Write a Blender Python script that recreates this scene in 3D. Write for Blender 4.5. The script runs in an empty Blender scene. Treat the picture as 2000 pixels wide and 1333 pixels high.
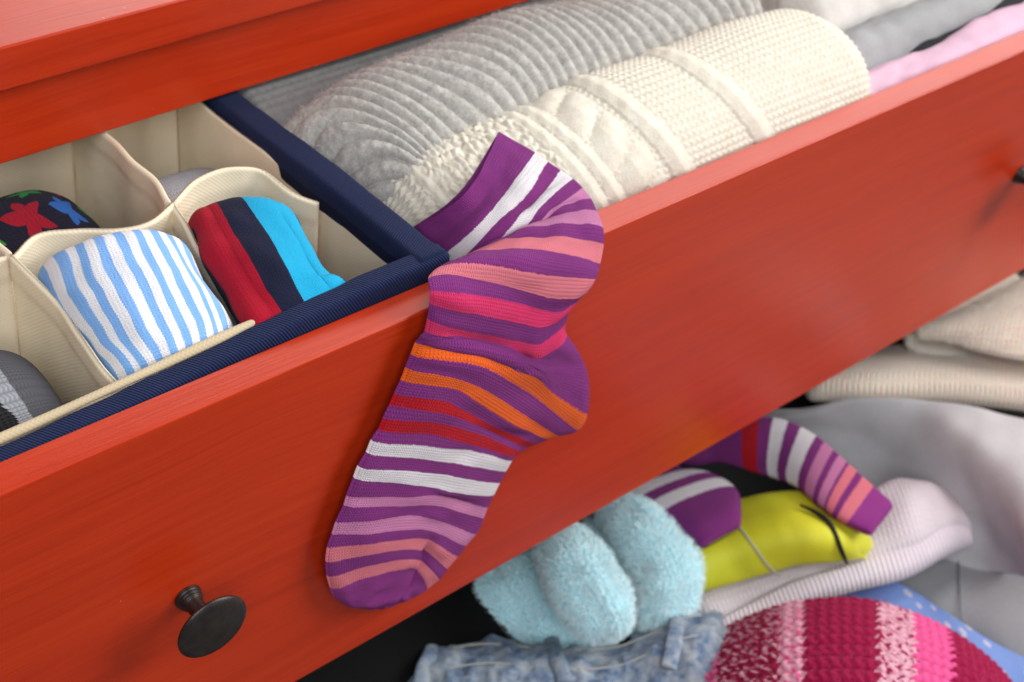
import bpy, math, random
import numpy as np
from mathutils import Matrix, Vector
PI = math.pi
random.seed(4)
rng = np.random.default_rng(7)
scene = bpy.context.scene
COL = scene.collection

# ------------------------------------------------------------------ camera
# world: X along the drawer front, Y into the dresser, Z up; origin on the front top edge of the open drawer
CAM = np.array([-0.284746612, -0.327514165, 0.356014270])
RR = np.array([[0.761453761, -0.354403101, 0.542758336],
               [-0.639238333, -0.549440075, 0.538042710],
               [0.107529176, -0.756646579, -0.644921259]])     # columns: right, down, forward in world axes
F, CX, CY = 3000.0, 1000.0, 666.5
cd = bpy.data.cameras.new('camera')
cam = bpy.data.objects.new('camera', cd)
COL.objects.link(cam)
cd.sensor_width = 36.0
cd.lens = 54.0
cd.clip_start = 0.01
cd.clip_end = 50
cam.matrix_world = Matrix(((RR[0, 0], -RR[0, 1], -RR[0, 2], CAM[0]),
                           (RR[1, 0], -RR[1, 1], -RR[1, 2], CAM[1]),
                           (RR[2, 0], -RR[2, 1], -RR[2, 2], CAM[2]), (0, 0, 0, 1)))
cd.dof.use_dof = True
cd.dof.focus_distance = 0.525
cd.dof.aperture_fstop = 15.0
scene.camera = cam

# ------------------------------------------------------------------ light
scene.view_settings.view_transform = 'Standard'
scene.view_settings.look = 'None'
scene.view_settings.exposure = 0.0
scene.view_settings.gamma = 1.0
wd = bpy.data.worlds.new('World')
scene.world = wd
wd.use_nodes = True
wd.node_tree.nodes['Background'].inputs['Color'].default_value = (0.95, 0.97, 1.0, 1)
wd.node_tree.nodes['Background'].inputs['Strength'].default_value = 0.10


def area(name, loc, target, sx, sy, power, color=(1, 1, 1)):
    l = bpy.data.lights.new(name, 'AREA')
    l.shape = 'RECTANGLE'
    l.size, l.size_y, l.energy, l.color = sx, sy, power, color
    o = bpy.data.objects.new(name, l)
    COL.objects.link(o)
    o.location = loc
    o.rotation_euler = (Vector(target) - Vector(loc)).to_track_quat('-Z', 'Y').to_euler()
    return o


area('softbox_window', (2.0, 1.45, 1.12), (0.4, 0.0, 0.05), 3.3, 1.5, 56, (1.0, 0.985, 0.96))
area('softbox_key', (1.0, 0.22, 1.5), (0.15, 0.0, -0.05), 0.5, 0.5, 11, (1.0, 0.975, 0.94))
area('softbox_front', (1.5, -1.0, 0.95), (0.25, 0.0, -0.15), 1.1, 1.1, 38, (1.0, 0.98, 0.95))
area('softbox_fill', (-0.75, -1.1, 1.25), (0.0, 0.05, -0.1), 1.2, 1.2, 25, (0.97, 0.98, 1.0))


# ------------------------------------------------------------------ helpers
def ray(px, py):
    return RR @ np.array([px - CX, py - CY, F])


def PY(px, py, y=0.0):
    r = ray(px, py)
    return CAM + r * (y - CAM[1]) / r[1]


def PZ(px, py, z=0.0):
    r = ray(px, py)
    return CAM + r * (z - CAM[2]) / r[2]


def cyl_hit(px, py, y0, z0, ry, rz):
    """first point where a view of the roll meets its skin (the roll lies along X)"""
    r = ray(px, py)
    a = (r[1] / ry) ** 2 + (r[2] / rz) ** 2
    oy, oz = (CAM[1] - y0) / ry, (CAM[2] - z0) / rz
    b = 2 * (oy * r[1] / ry + oz * r[2] / rz)
    c = oy * oy + oz * oz - 1
    d = max(b * b - 4 * a * c, 0)
    return CAM + r * (-b - math.sqrt(d)) / (2 * a)


def crp(P, n):
    """smooth curve through the rows of P (any trailing shape), n samples"""
    P = np.asarray(P, float)
    k = len(P)
    if k == 2:
        t = np.linspace(0, 1, n).reshape((-1,) + (1,) * (P.ndim - 1))
        return P[0] * (1 - t) + P[1] * t
    Q = np.concatenate([[2 * P[0] - P[1]], P, [2 * P[-1] - P[-2]]])
    t = np.linspace(0, k - 1, n)
    i = np.minimum(t.astype(int), k - 2)
    f = (t - i).reshape((-1,) + (1,) * (P.ndim - 1))
    a, b, c, d = Q[i], Q[i + 1], Q[i + 2], Q[i + 3]
    return 0.5 * (2 * b + (c - a) * f + (2 * a - 5 * b + 4 * c - d) * f ** 2 + (3 * b - a - 3 * c + d) * f ** 3)


def net(N, nu, nv):
    N = np.asarray(N, float)
    A = crp(N, nu)
    return np.swapaxes(crp(np.swapaxes(A, 0, 1), nv), 0, 1)


def arclen(V):
    """metric u, v for a grid"""
    du = np.linalg.norm(np.diff(V, axis=0), axis=2).mean(1)
    dv = np.linalg.norm(np.diff(V, axis=1), axis=2).mean(0)
    u = np.concatenate([[0], np.cumsum(du)])
    v = np.concatenate([[0], np.cumsum(dv)])
    return np.meshgrid(u, v, indexing='ij')


def normals(V, closedv=False):
    gu = np.gradient(V, axis=0)
    if closedv:
        gv = (np.roll(V, -1, 1) - np.roll(V, 1, 1)) * 0.5
    else:
        gv = np.gradient(V, axis=1)
    n = np.cross(gu, gv)
    return n / (np.linalg.norm(n, axis=2, keepdims=True) + 1e-12)


def vnoise(x, y, seed=0):
    """smooth value noise in numpy"""
    r = np.random.default_rng(seed).random((64, 64))
    xi, yi = np.floor(x).astype(int), np.floor(y).astype(int)
    fx, fy = x - xi, y - yi
    fx, fy = fx * fx * (3 - 2 * fx), fy * fy * (3 - 2 * fy)
    g = lambda a, b: r[a % 64, b % 64]
    return (g(xi, yi) * (1 - fx) + g(xi + 1, yi) * fx) * (1 - fy) + (g(xi, yi + 1) * (1 - fx) + g(xi + 1, yi + 1) * fx) * fy


def link(o, parent=None):
    COL.objects.link(o)
    if parent:
        o.parent = parent
        o.matrix_parent_inverse = parent.matrix_world.inverted() if False else Matrix.Translation(-Vector(parent.location))
    return o


def tag(o, label=None, cat=None, group=None, kind=None):
    if label: o['label'] = label
    if cat: o['category'] = cat
    if group: o['group'] = group
    if kind: o['kind'] = kind
    return o


def empty(name, loc, label, cat, group=None):
    o = bpy.data.objects.new(name, None)
    o.empty_display_size = 0.02
    o.location = [float(c) for c in loc]
    COL.objects.link(o)
    return tag(o, label, cat, group)


def mesh_obj(name, verts, faces, mat, parent=None, smooth=True):
    me = bpy.data.meshes.new(name)
    me.from_pydata([tuple(map(float, v)) for v in verts], [], [tuple(map(int, f)) for f in faces])
    me.materials.append(mat)
    if smooth:
        me.polygons.foreach_set('use_smooth', [True] * len(me.polygons))
    me.update()
    return link(bpy.data.objects.new(name, me), parent)


def grid(name, V, mat, parent=None, uvm=None, pat=None, closedu=False, closedv=False):
    """V (nu, nv, 3) -> mesh with UV maps: 'm' in metres, 'pat' in 0..1"""
    nu, nv = V.shape[:2]
    iu = np.arange(nu if closedu else nu - 1)
    iv = np.arange(nv if closedv else nv - 1)
    I, J = np.meshgrid(iu, iv, indexing='ij')
    I, J = I.ravel(), J.ravel()
    I2, J2 = (I + 1) % nu, (J + 1) % nv
    quads = np.stack([I * nv + J, I2 * nv + J, I2 * nv + J2, I * nv + J2], 1)
    me = bpy.data.meshes.new(name)
    nq = len(quads)
    me.vertices.add(nu * nv)
    me.vertices.foreach_set('co', V.reshape(-1).astype(np.float32))
    me.loops.add(nq * 4)
    me.loops.foreach_set('vertex_index', quads.reshape(-1).astype(np.int32))
    me.polygons.add(nq)
    me.polygons.foreach_set('loop_start', np.arange(0, nq * 4, 4, dtype=np.int32))
    me.polygons.foreach_set('loop_total', np.full(nq, 4, np.int32))
    me.polygons.foreach_set('use_smooth', np.ones(nq, bool))
    if uvm is None:
        uvm = arclen(V)
    if pat is None:
        pat = np.meshgrid(np.linspace(0, 1, nu), np.linspace(0, 1, nv), indexing='ij')
    for nm, (a, b) in (('m', uvm), ('pat', pat)):
        ul = me.uv_layers.new(name=nm)
        ab = np.stack([a, b], 2).reshape(-1, 2)
        ul.data.foreach_set('uv', ab[quads.reshape(-1)].reshape(-1).astype(np.float32))
    me.materials.append(mat)
    me.update(calc_edges=True)
    me.validate()
    return link(bpy.data.objects.new(name, me), parent)


def sheet(name, V, th, mat, parent=None, disp=None, edge=None, uvm=None, pat=None, up=None):
    """cloth of thickness th round the mid surface V, with rounded hems; disp = relief on the upper side"""
    n = normals(V)
    if up is None:
        up = CAM - V.mean((0, 1))
    if (n.mean((0, 1)) * up).sum() < 0:
        n = -n
    U, W = arclen(V) if uvm is None else uvm
    U0, W0 = arclen(V)
    d = np.minimum(np.minimum(U0, U0.max() - U0), np.minimum(W0, W0.max() - W0))
    q = np.clip(d / (th * 0.5 if edge is None else edge), 0, 1)
    pr = np.sqrt(1 - (1 - q) ** 2)[..., None]
    h = (disp if disp is not None else np.zeros_like(U))[..., None] * np.minimum(1, pr)
    top = V + n * (pr * th / 2 + h)
    bot = V - n * (pr * th / 2)
    A = np.concatenate([top, bot[:, ::-1]], 1)
    uu = (np.concatenate([U, U[:, ::-1]], 1), np.concatenate([W, W[:, ::-1]], 1))
    if pat is None:
        pat = np.meshgrid(np.linspace(0, 1, V.shape[0]), np.linspace(0, 1, V.shape[1]), indexing='ij')
    pp = (np.concatenate([pat[0], pat[0][:, ::-1]], 1), np.concatenate([pat[1], pat[1][:, ::-1]], 1))
    return grid(name, A, mat, parent, uu, pp, closedv=True)


def tube(name, P, r, mat, parent=None, nseg=80, sides=12, flat=1.0, ref=(0, 0, 1)):
    """rounded cord or band through points P; r scalar or list"""
    C = crp(P, nseg)
    R = crp(np.asarray(r, float), nseg) if np.ndim(r) else np.full(nseg, r)
    T = np.gradient(C, axis=0)
    T /= np.linalg.norm(T, axis=1, keepdims=True) + 1e-12
    rf = np.asarray(ref, float)
    A = np.cross(T, rf)
    A /= np.linalg.norm(A, axis=1, keepdims=True) + 1e-12
    B = np.cross(A, T)
    a = np.linspace(0, 2 * PI, sides, endpoint=False)
    V = C[:, None] + R[:, None, None] * (A[:, None] * np.cos(a)[None, :, None] + B[:, None] * (flat * np.sin(a))[None, :, None])
    V = np.concatenate([C[:1, None].repeat(sides, 1), V, C[-1:, None].repeat(sides, 1)], 0)
    return grid(name, V, mat, parent, closedv=True)


def box(name, lo, hi, mat, parent=None, bev=0.0015, seg=3):
    import bmesh
    bm = bmesh.new()
    bmesh.ops.create_cube(bm, size=1)
    lo, hi = np.array(lo, float), np.array(hi, float)
    for v in bm.verts:
        v.co = Vector((lo + hi) / 2) + Vector([c * s for c, s in zip(v.co, hi - lo)])
    if bev:
        bmesh.ops.bevel(bm, geom=bm.edges[:] + bm.verts[:], offset=bev, segments=seg, profile=0.5, affect='EDGES')
    me = bpy.data.meshes.new(name)
    bm.to_mesh(me)
    bm.free()
    me.materials.append(mat)
    for p in me.polygons:
        p.use_smooth = True
    o = link(bpy.data.objects.new(name, me), parent)
    if bev:
        w = o.modifiers.new('weighted', 'WEIGHTED_NORMAL')
        w.weight = 90
    else:
        me.set_sharp_from_angle(angle=math.radians(40))
    return o


def lathe(name, prof, origin, mat, parent=None, n=64):
    """profile (distance along -Y, radius)"""
    a = np.linspace(0, 2 * PI, n, endpoint=False)
    P = np.array(prof, float)
    V = np.zeros((len(P), n, 3))
    V[..., 1] = -P[:, :1]
    V[..., 0] = P[:, 1:] * np.cos(a)
    V[..., 2] = P[:, 1:] * np.sin(a)
    return grid(name, V + np.asarray(origin), mat, parent, closedv=True)


def strands(name, pts, nrm, mat, parent, length, width, droop=0.6, seg=3, kinky=0.5, sides=2):
    """many short fibres rooted at pts; sides 2 = fine flat hairs, 3+ = round loops of pile"""
    n = len(pts)
    t = rng.normal(size=(n, 3))
    t -= (t * nrm).sum(1, keepdims=True) * nrm
    t /= np.linalg.norm(t, axis=1, keepdims=True) + 1e-9
    b = np.cross(nrm, t)
    L = length * (0.6 + 0.8 * rng.random(n))[:, None]
    k = rng.normal(size=(n, 1)) * kinky
    C = []
    for j in range(seg + 1):
        s = j / seg
        C.append(pts + L * (nrm * s * (1 - droop * s * 0.6) + t * droop * s * s + b * k * math.sin(s * 3) * 0.4))
    C = np.stack(C, 1)
    if sides == 2:
        wv = b * width * 0.5
        prof = np.linspace(1, 0.35, seg + 1)
        V = np.stack([C - wv[:, None] * prof[None, :, None], C + wv[:, None] * prof[None, :, None]], 2)
        m = 2
    else:
        a = np.linspace(0, 2 * PI, sides, endpoint=False)
        prof = np.sqrt(np.clip(1 - np.linspace(0, 1, seg + 1) ** 3, 0.03, 1))
        V = C[:, :, None] + width * 0.5 * prof[None, :, None, None] * (t[:, None, None] * np.cos(a)[None, None, :, None] + b[:, None, None] * np.sin(a)[None, None, :, None])
        m = sides
    base = (np.arange(n) * (seg + 1) * m)[:, None]
    qs = []
    for j in range(seg):
        for i in range(1 if m == 2 else m):
            i2 = (i + 1) % m
            qs.append(np.stack([base[:, 0] + j * m + i, base[:, 0] + j * m + i2, base[:, 0] + (j + 1) * m + i2, base[:, 0] + (j + 1) * m + i], 1))
    quads = np.concatenate(qs)
    me = bpy.data.meshes.new(name)
    nv, nq = n * (seg + 1) * m, len(quads)
    me.vertices.add(nv)
    me.vertices.foreach_set('co', V.reshape(-1).astype(np.float32))
    me.loops.add(nq * 4)
    me.loops.foreach_set('vertex_index', quads.reshape(-1).astype(np.int32))
    me.polygons.add(nq)
    me.polygons.foreach_set('loop_start', np.arange(0, nq * 4, 4, dtype=np.int32))
    me.polygons.foreach_set('loop_total', np.full(nq, 4, np.int32))
    me.polygons.foreach_set('use_smooth', np.ones(nq, bool))
    me.materials.append(mat)
    me.update(calc_edges=True)
    return tag(link(bpy.data.objects.new(name, me), parent), kind='stuff')


def scatter(V, count, mask=None):
    """random points and normals on a grid surface"""
    n = normals(V)
    if (n.mean((0, 1)) * (CAM - V.mean((0, 1)))).sum() < 0:
        n = -n
    nu, nv = V.shape[:2]
    e1 = np.linalg.norm(np.diff(V, axis=0), axis=2)[:, :-1]
    e2 = np.linalg.norm(np.diff(V, axis=1), axis=2)[:-1]
    w = e1 * e2
    if mask is not None:
        w = w * mask[:-1, :-1]
    w = (w / w.sum()).ravel()
    idx = rng.choice(len(w), count, p=w)
    i, j = idx // (nv - 1), idx % (nv - 1)
    a, b = rng.random((count, 1)), rng.random((count, 1))
    p = V[i, j] * (1 - a) * (1 - b) + V[i + 1, j] * a * (1 - b) + V[i, j + 1] * (1 - a) * b + V[i + 1, j + 1] * a * b
    return p, n[i, j]


# ------------------------------------------------------------------ materials
def srgb(r, g, b):
    f = lambda c: (c / 255 / 12.92) if c <= 10.3 else ((c / 255 + 0.055) / 1.055) ** 2.4
    return (f(r), f(g), f(b), 1.0)


class M:
    """small node builder"""
    def __init__(s, name, rough=0.9, spec=0.3, sheen=0.0):
        s.mat = bpy.data.materials.new(name)
        s.mat.use_nodes = True
        s.t = s.mat.node_tree
        s.p = s.t.nodes['Principled BSDF']
        s.p.inputs['Roughness'].default_value = rough
        s.p.inputs['Specular IOR Level'].default_value = spec
        s.p.inputs['Sheen Weight'].default_value = sheen * 0.12
        s.p.inputs['Sheen Roughness'].default_value = 0.5

    def n(s, typ, **kw):
        n = s.t.nodes.new(typ)
        for k, v in kw.items():
            setattr(n, k, v)
        return n

    def set(s, inp, v):
        if isinstance(v, bpy.types.NodeSocket):
            s.t.links.new(v, inp)
        else:
            inp.default_value = v

    def m(s, op, a, b=0.0, c=0.0):
        n = s.n('ShaderNodeMath', operation=op)
        for i, v in enumerate((a, b, c)):
            s.set(n.inputs[i], v)
        return n.outputs[0]

    def uv(s, name):
        n = s.n('ShaderNodeUVMap', uv_map=name)
        x = s.n('ShaderNodeSeparateXYZ')
        s.t.links.new(n.outputs[0], x.inputs[0])
        return n.outputs[0], x.outputs[0], x.outputs[1]

    def obj(s):
        return s.n('ShaderNodeTexCoord').outputs['Object']

    def noise(s, vec, scale, detail=3, rough=0.55, mul=None, out=0):
        if mul is not None:
            mp = s.n('ShaderNodeVectorMath', operation='MULTIPLY')
            s.set(mp.inputs[0], vec)
            mp.inputs[1].default_value = mul
            vec = mp.outputs[0]
        n = s.n('ShaderNodeTexNoise')
        s.set(n.inputs['Vector'], vec)
        n.inputs['Scale'].default_value = scale
        n.inputs['Detail'].default_value = detail
        n.inputs['Roughness'].default_value = rough
        return n.outputs[out]

    def ramp(s, fac, stops, interp='LINEAR'):
        r = s.n('ShaderNodeValToRGB')
        cr = r.color_ramp
        cr.interpolation = interp
        while len(cr.elements) > 1:
            cr.elements.remove(cr.elements[-1])
        cr.elements[0].position, cr.elements[0].color = stops[0]
        for p, c in stops[1:]:
            e = cr.elements.new(p)
            e.color = c
        s.set(r.inputs[0], fac)
        return r.outputs[0]

    def mix(s, fac, a, b, blend='MIX'):
        n = s.n('ShaderNodeMix', data_type='RGBA', blend_type=blend)
        s.set(n.inputs[0], fac)
        s.set(n.inputs[6], a)
        s.set(n.inputs[7], b)
        return n.outputs[2]

    def base(s, c):
        s.set(s.p.inputs['Base Color'], c)
        return s

    def bump(s, h, dist, strength=1.0):
        b = s.n('ShaderNodeBump')
        b.inputs['Distance'].default_value = dist
        b.inputs['Strength'].default_value = strength
        s.set(b.inputs['Height'], h)
        s.t.links.new(b.outputs[0], s.p.inputs['Normal'])
        return s

    def stitch(s, across, along, wale, course):
        """height of a stocking-stitch fabric; wale and course sizes in metres"""
        x = s.m('FRACT', s.m('DIVIDE', across, wale))
        tri = s.m('ABSOLUTE', s.m('MULTIPLY_ADD', x, 2.0, -1.0))
        prof = s.m('SUBTRACT', 1.0, s.m('POWER', tri, 3.0))
        leg = s.m('SINE', s.m('MULTIPLY', s.m('ADD', s.m('DIVIDE', along, course), s.m('MULTIPLY', tri, 0.55)), 2 * PI))
        return s.m('MULTIPLY', prof, s.m('MULTIPLY_ADD', leg, 0.3, 0.7))

    def stripes(s, fac, stops):
        """any number of hard stripes: [(start, colour)]"""
        groups = [stops[i:i + 30] for i in range(0, len(stops), 30)]
        col = s.ramp(fac, groups[0], 'CONSTANT')
        for g in groups[1:]:
            col = s.mix(s.m('GREATER_THAN', fac, g[0][0]), col, s.ramp(fac, g, 'CONSTANT'))
        return col


def scalec(c, k):
    return (c[0] * k, c[1] * k, c[2] * k, 1.0)


def fabric(name, col, wale=None, course=None, depth=0.0004, swap=False, sheen=0.25, var=0.12, rough=0.92, nscale=900, spec=0.15):
    m = M(name, rough, spec, sheen)
    uv, u, v = m.uv('m')
    nz = m.noise(m.obj(), nscale, 3)
    nb = m.noise(m.obj(), 45, 2)
    f = m.m('ADD', m.m('MULTIPLY', nz, 0.6), m.m('MULTIPLY', nb, 0.4))
    c = m.ramp(f, [(0.3, scalec(col, 1 - var)), (0.7, scalec(col, 1 + var * 0.6))])
    h = m.m('MULTIPLY', nz, 0.5)
    if wale:
        st = m.stitch(v, u, wale, course) if not swap else m.stitch(u, v, wale, course)
        h = m.m('ADD', h, st)
        c = m.mix(m.m('MULTIPLY', m.m('SUBTRACT', 1.0, st), 0.25), c, scalec(col, 0.55))
    m.base(c)
    m.bump(h, depth)
    return m.mat


def wood_red(name):
    m = M(name, 0.3, 0.38)
    o = m.obj()
    warp = m.noise(o, 6, 2, out=1)
    vw = m.n('ShaderNodeVectorMath', operation='MULTIPLY_ADD')
    m.set(vw.inputs[0], warp)
    vw.inputs[1].default_value = (0.0, 0.014, 0.014)
    m.set(vw.inputs[2], o)
    g1 = m.noise(vw.outputs[0], 1, 4, 0.6, (5, 220, 220))
    g2 = m.noise(vw.outputs[0], 1, 3, 0.6, (14, 900, 900))
    g3 = m.noise(o, 7, 2, 0.5, (1, 3, 3))
    f = m.m('ADD', m.m('ADD', m.m('MULTIPLY', g1, 0.5), m.m('MULTIPLY', g2, 0.25)), m.m('MULTIPLY', g3, 0.25))
    paint = (m.ramp(f, [(0.3, (0.37, 0.020, 0.003, 1)), (0.5, (0.46, 0.029, 0.004, 1)), (0.72, (0.53, 0.039, 0.0055, 1))]))
    dust = m.m('GREATER_THAN', m.noise(o, 420, 1), 0.815)
    m.base(m.mix(m.m('MULTIPLY', dust, 0.35), paint, (0.75, 0.45, 0.38, 1)))
    m.set(m.p.inputs['Roughness'], m.m('ADD', m.m('MULTIPLY_ADD', f, 0.18, 0.20), m.m('MULTIPLY', m.noise(o, 35, 3), 0.10)))
    m.bump(m.m('ADD', g2, m.m('MULTIPLY', g1, 0.6)), 0.00022, 0.5)
    m.p.inputs['Coat Weight'].default_value = 0.06
    m.p.inputs['Coat Roughness'].default_value = 0.22
    return m.mat


RED = wood_red('red_stained_pine')

km = M('dark_bronze', 0.38, 0.5)
km.p.inputs['Metallic'].default_value = 0.75
km.base(km.ramp(km.noise(km.obj(), 160, 3), [(0.3, (0.040, 0.034, 0.032, 1)), (0.75, (0.075, 0.064, 0.060, 1))]))
km.bump(km.noise(km.obj(), 900, 2), 0.00008)
BRONZE = km.mat

PUR, WHI = (0.24, 0.033, 0.215, 1), (0.90, 0.87, 0.90, 1)
LIL, SAL, HOT = (0.66, 0.24, 0.46, 1), (0.82, 0.22, 0.27, 1), (0.82, 0.040, 0.16, 1)
TOE = (0.33, 0.045, 0.28, 1)
ORA, REDS = (0.90, 0.135, 0.006, 1), (0.52, 0.006, 0.009, 1)


def sock_mat(name, stops, wales, tooth, wale, course, along='x', pinky=True):
    """striped knit: colour runs along pat.x, fine ribs run along the sock; stripe edges are toothed wale by wale"""
    m = M(name, 0.9, 0.12, 0.3)
    uv, u, v = m.uv('m')
    pv, pu, pw = m.uv('pat')
    saw = m.m('ABSOLUTE', m.m('SUBTRACT', m.m('FRACT', m.m('MULTIPLY', pw, wales)), 0.5))
    nz = m.noise(m.obj(), 1400, 3)
    wob = m.m('MULTIPLY', m.m('SUBTRACT', m.noise(m.obj(), 500, 1), 0.5), tooth * 1.2)
    fac = m.m('ADD', m.m('ADD', pu, m.m('MULTIPLY', m.m('SUBTRACT', saw, 0.25), tooth)), wob)
    col = m.stripes(fac, stops)
    st = m.stitch(v, u, wale, course)
    # relief shade painted between the ribs, tinted with the purple yarn, fibres speckle the surface
    col = m.mix(m.m('MULTIPLY', m.m('SUBTRACT', 1.0, st), 0.38), col, m.mix(0.3, m.mix(1.0, col, (0.6, 0.5, 0.55, 1), 'MULTIPLY'), scalec(PUR, 0.8)))
    col = m.mix(m.m('MULTIPLY', m.m('GREATER_THAN', m.noise(m.obj(), 2100, 2), 0.68), 0.10), col, (0.75, 0.5, 0.65, 1))
    m.base(col)
    m.bump(m.m('ADD', st, m.m('MULTIPLY', nz, 0.8)), 0.00045)
    return m.mat


CREAM_MESH = None


def cream_nonwoven(name, col=(0.84, 0.725, 0.54, 1)):
    m = M(name, 0.85, 0.2, 0.1)
    uv, u, v = m.uv('m')
    a = m.m('SINE', m.m('MULTIPLY', u, 2 * PI / 0.0017))
    b = m.m('SINE', m.m('MULTIPLY', v, 2 * PI / 0.0017))
    dots = m.m('MULTIPLY', a, b)
    nb = m.noise(m.obj(), 22, 3)
    c = m.ramp(nb, [(0.3, scalec(col, 0.88)), (0.7, scalec(col, 1.07))])
    c = m.mix(m.m('MULTIPLY', m.m('GREATER_THAN', dots, 0.3), 0.05), c, scalec(col, 0.62))
    m.base(c)
    m.bump(m.m('ADD', dots, m.m('MULTIPLY', nb, 14.0)), 0.00005)
    m.p.inputs['Transmission Weight'].default_value = 0.0
    m.p.inputs['Subsurface Weight'].default_value = 0.0
    return m.mat


CREAM_ORG = cream_nonwoven('cream_nonwoven')


def twill(name, col):
    m = M(name, 0.85, 0.2, 0.25)
    uv, u, v = m.uv('m')
    d = m.m('SINE', m.m('MULTIPLY', m.m('ADD', u, m.m('MULTIPLY', v, 0.55)), 2 * PI / 0.0012))
    nz = m.noise(m.obj(), 1200, 2)
    c = m.ramp(m.m('ADD', m.m('MULTIPLY_ADD', d, 0.22, 0.5), m.m('MULTIPLY', m.m('SUBTRACT', nz, 0.5), 0.5)),
               [(0.2, scalec(col, 0.65)), (0.8, scalec(col, 1.45))])
    m.base(c)
    m.bump(m.m('ADD', d, nz), 0.0002)
    return m.mat


TAN = cream_nonwoven('tan_binding', (0.58, 0.47, 0.31, 1))
NAVY = twill('navy_twill', (0.007, 0.015, 0.062, 1))
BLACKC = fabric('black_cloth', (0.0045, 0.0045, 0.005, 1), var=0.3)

# ------------------------------------------------------------------ setting
fl = M('dark_floor', 0.45, 0.4)
fl.base(fl.ramp(fl.noise(fl.obj(), 1, 4, 0.6, (3, 40, 3)), [(0.3, (0.075, 0.068, 0.062, 1)), (0.7, (0.11, 0.10, 0.092, 1))]))
FZ = -0.315
g = np.zeros((2, 2, 3))
g[..., 0] = [[-4, -4], [4, 4]]
g[..., 1] = [[-4, 4], [-4, 4]]
g[..., 2] = FZ
o = grid('floor', g, fl.mat)
tag(o, kind='structure')

# ------------------------------------------------------------------ dresser
dresser = empty('dresser', (0.158, 0.157, FZ), 'red stained wooden dresser with its upper drawer pulled out', 'dresser')
X0, X1 = -0.262, 0.578          # outer sides of the drawer front
box('top_board', (X0 - 0.03, 0.147, 0.0405), (X1 + 0.03, 0.62, 0.0585), RED, dresser, 0.0010)
box('rail', (X0 - 0.005, 0.156, 0.003), (X1 + 0.005, 0.176, 0.0403), RED, dresser, 0.0012)
box('rail', (X0 - 0.005, 0.156, -0.205), (X1 + 0.005, 0.176, -0.184), RED, dresser, 0.0012)
for xa, xb in ((X0 - 0.025, X0 - 0.0052), (X1 + 0.0052, X1 + 0.025)):
    box('side_panel', (xa, 0.156, FZ), (xb, 0.60, 0.0403), RED, dresser, 0.0015)
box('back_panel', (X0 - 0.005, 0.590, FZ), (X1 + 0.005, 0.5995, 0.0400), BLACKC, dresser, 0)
box('plinth', (X0 - 0.005, 0.160, FZ), (X1 + 0.005, 0.176, FZ + 0.03), RED, dresser, 0.0012)
dark = M('dark_interior', 0.9, 0.1).base((0.06, 0.02, 0.012, 1)).mat
dr = box('drawer', (X0, 0.0, -0.18), (X1, 0.0133, 0.0), RED, dresser, 0.0010, 3)
for xa, xb in ((X0 + 0.008, X0 + 0.018), (X1 - 0.018, X1 - 0.008)):
    box('drawer_side', (xa, 0.0134, -0.165), (xb, 0.44, -0.012), RED, dr, 0.001)
box('drawer_bottom', (X0 + 0.018, 0.0134, -0.165), (X1 - 0.018, 0.44, -0.159), dark, dr, 0.0)
box('drawer_back', (X0 + 0.018, 0.4402, -0.165), (X1 - 0.018, 0.45, -0.02), RED, dr, 0.001)
lower = box('drawer', (X0, 0.158, -0.282), (X1, 0.171, -0.208), RED, dresser, 0.0016, 4)
kp = [(0, 0.0), (0, 0.0050), (0.0009, 0.0053), (0.0016, 0.0051), (0.0019, 0.0047), (0.0022, 0.0049), (0.0028, 0.0048), (0.0031, 0.0044),
      (0.0034, 0.0045), (0.0040, 0.0043), (0.0044, 0.0038), (0.0060, 0.0035), (0.0105, 0.0035), (0.0125, 0.0040), (0.0140, 0.0052),
      (0.0152, 0.0086), (0.0160, 0.0122), (0.0165, 0.0137), (0.0171, 0.0142), (0.0179, 0.0139), (0.0191, 0.0120), (0.0203, 0.0083), (0.0210, 0.0042), (0.0212, 0.0)]
kp = [tuple(r) for r in crp(np.array(kp), 110)]
for kx in (-0.103, 0.4205):
    lathe('knob', [(a, max(b, 0)) for a, b in kp], (kx, 0.0, -0.0905), BRONZE, dr)


# ------------------------------------------------------------------ hanging sock (hero)
def roll_pt(px, py, off=0.0045):
    return cyl_hit(px, py, 0.055, -0.026, 0.041 + off, 0.041 + off)


def resample_poly(P, n):
    A = crp(P, 120)
    s = np.concatenate([[0], np.cumsum(np.linalg.norm(np.diff(A, axis=0), axis=1))])
    t = np.linspace(0, s[-1], n)
    return np.stack([np.interp(t, s, A[:, k]) for k in range(3)], 1)


def lerp_pts(px, ya, yb, bulge=0.0):
    """row of picture points laid on depths running from ya to yb, belly towards the viewer"""
    n = len(px)
    out = []
    for i, (a, b) in enumerate(px):
        t = i / (n - 1)
        out.append(PY(a, b, ya * (1 - t) + yb * t - bulge * math.sin(PI * t)))
    return np.array(out)


rows = []     # (points from left edge to right edge, colour that begins here)


def leg(px, col, ys=None):
    if ys is None:
        rows.append((np.array([roll_pt(a, b) for a, b in px]), col))
    else:
        rows.append((np.array([PY(a, b, y) for (a, b), y in zip(px, ys)]), col))


def hang(px, ya, yb, col, bulge=0.0):
    rows.append((lerp_pts(px, ya, yb, bulge), col))


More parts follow.
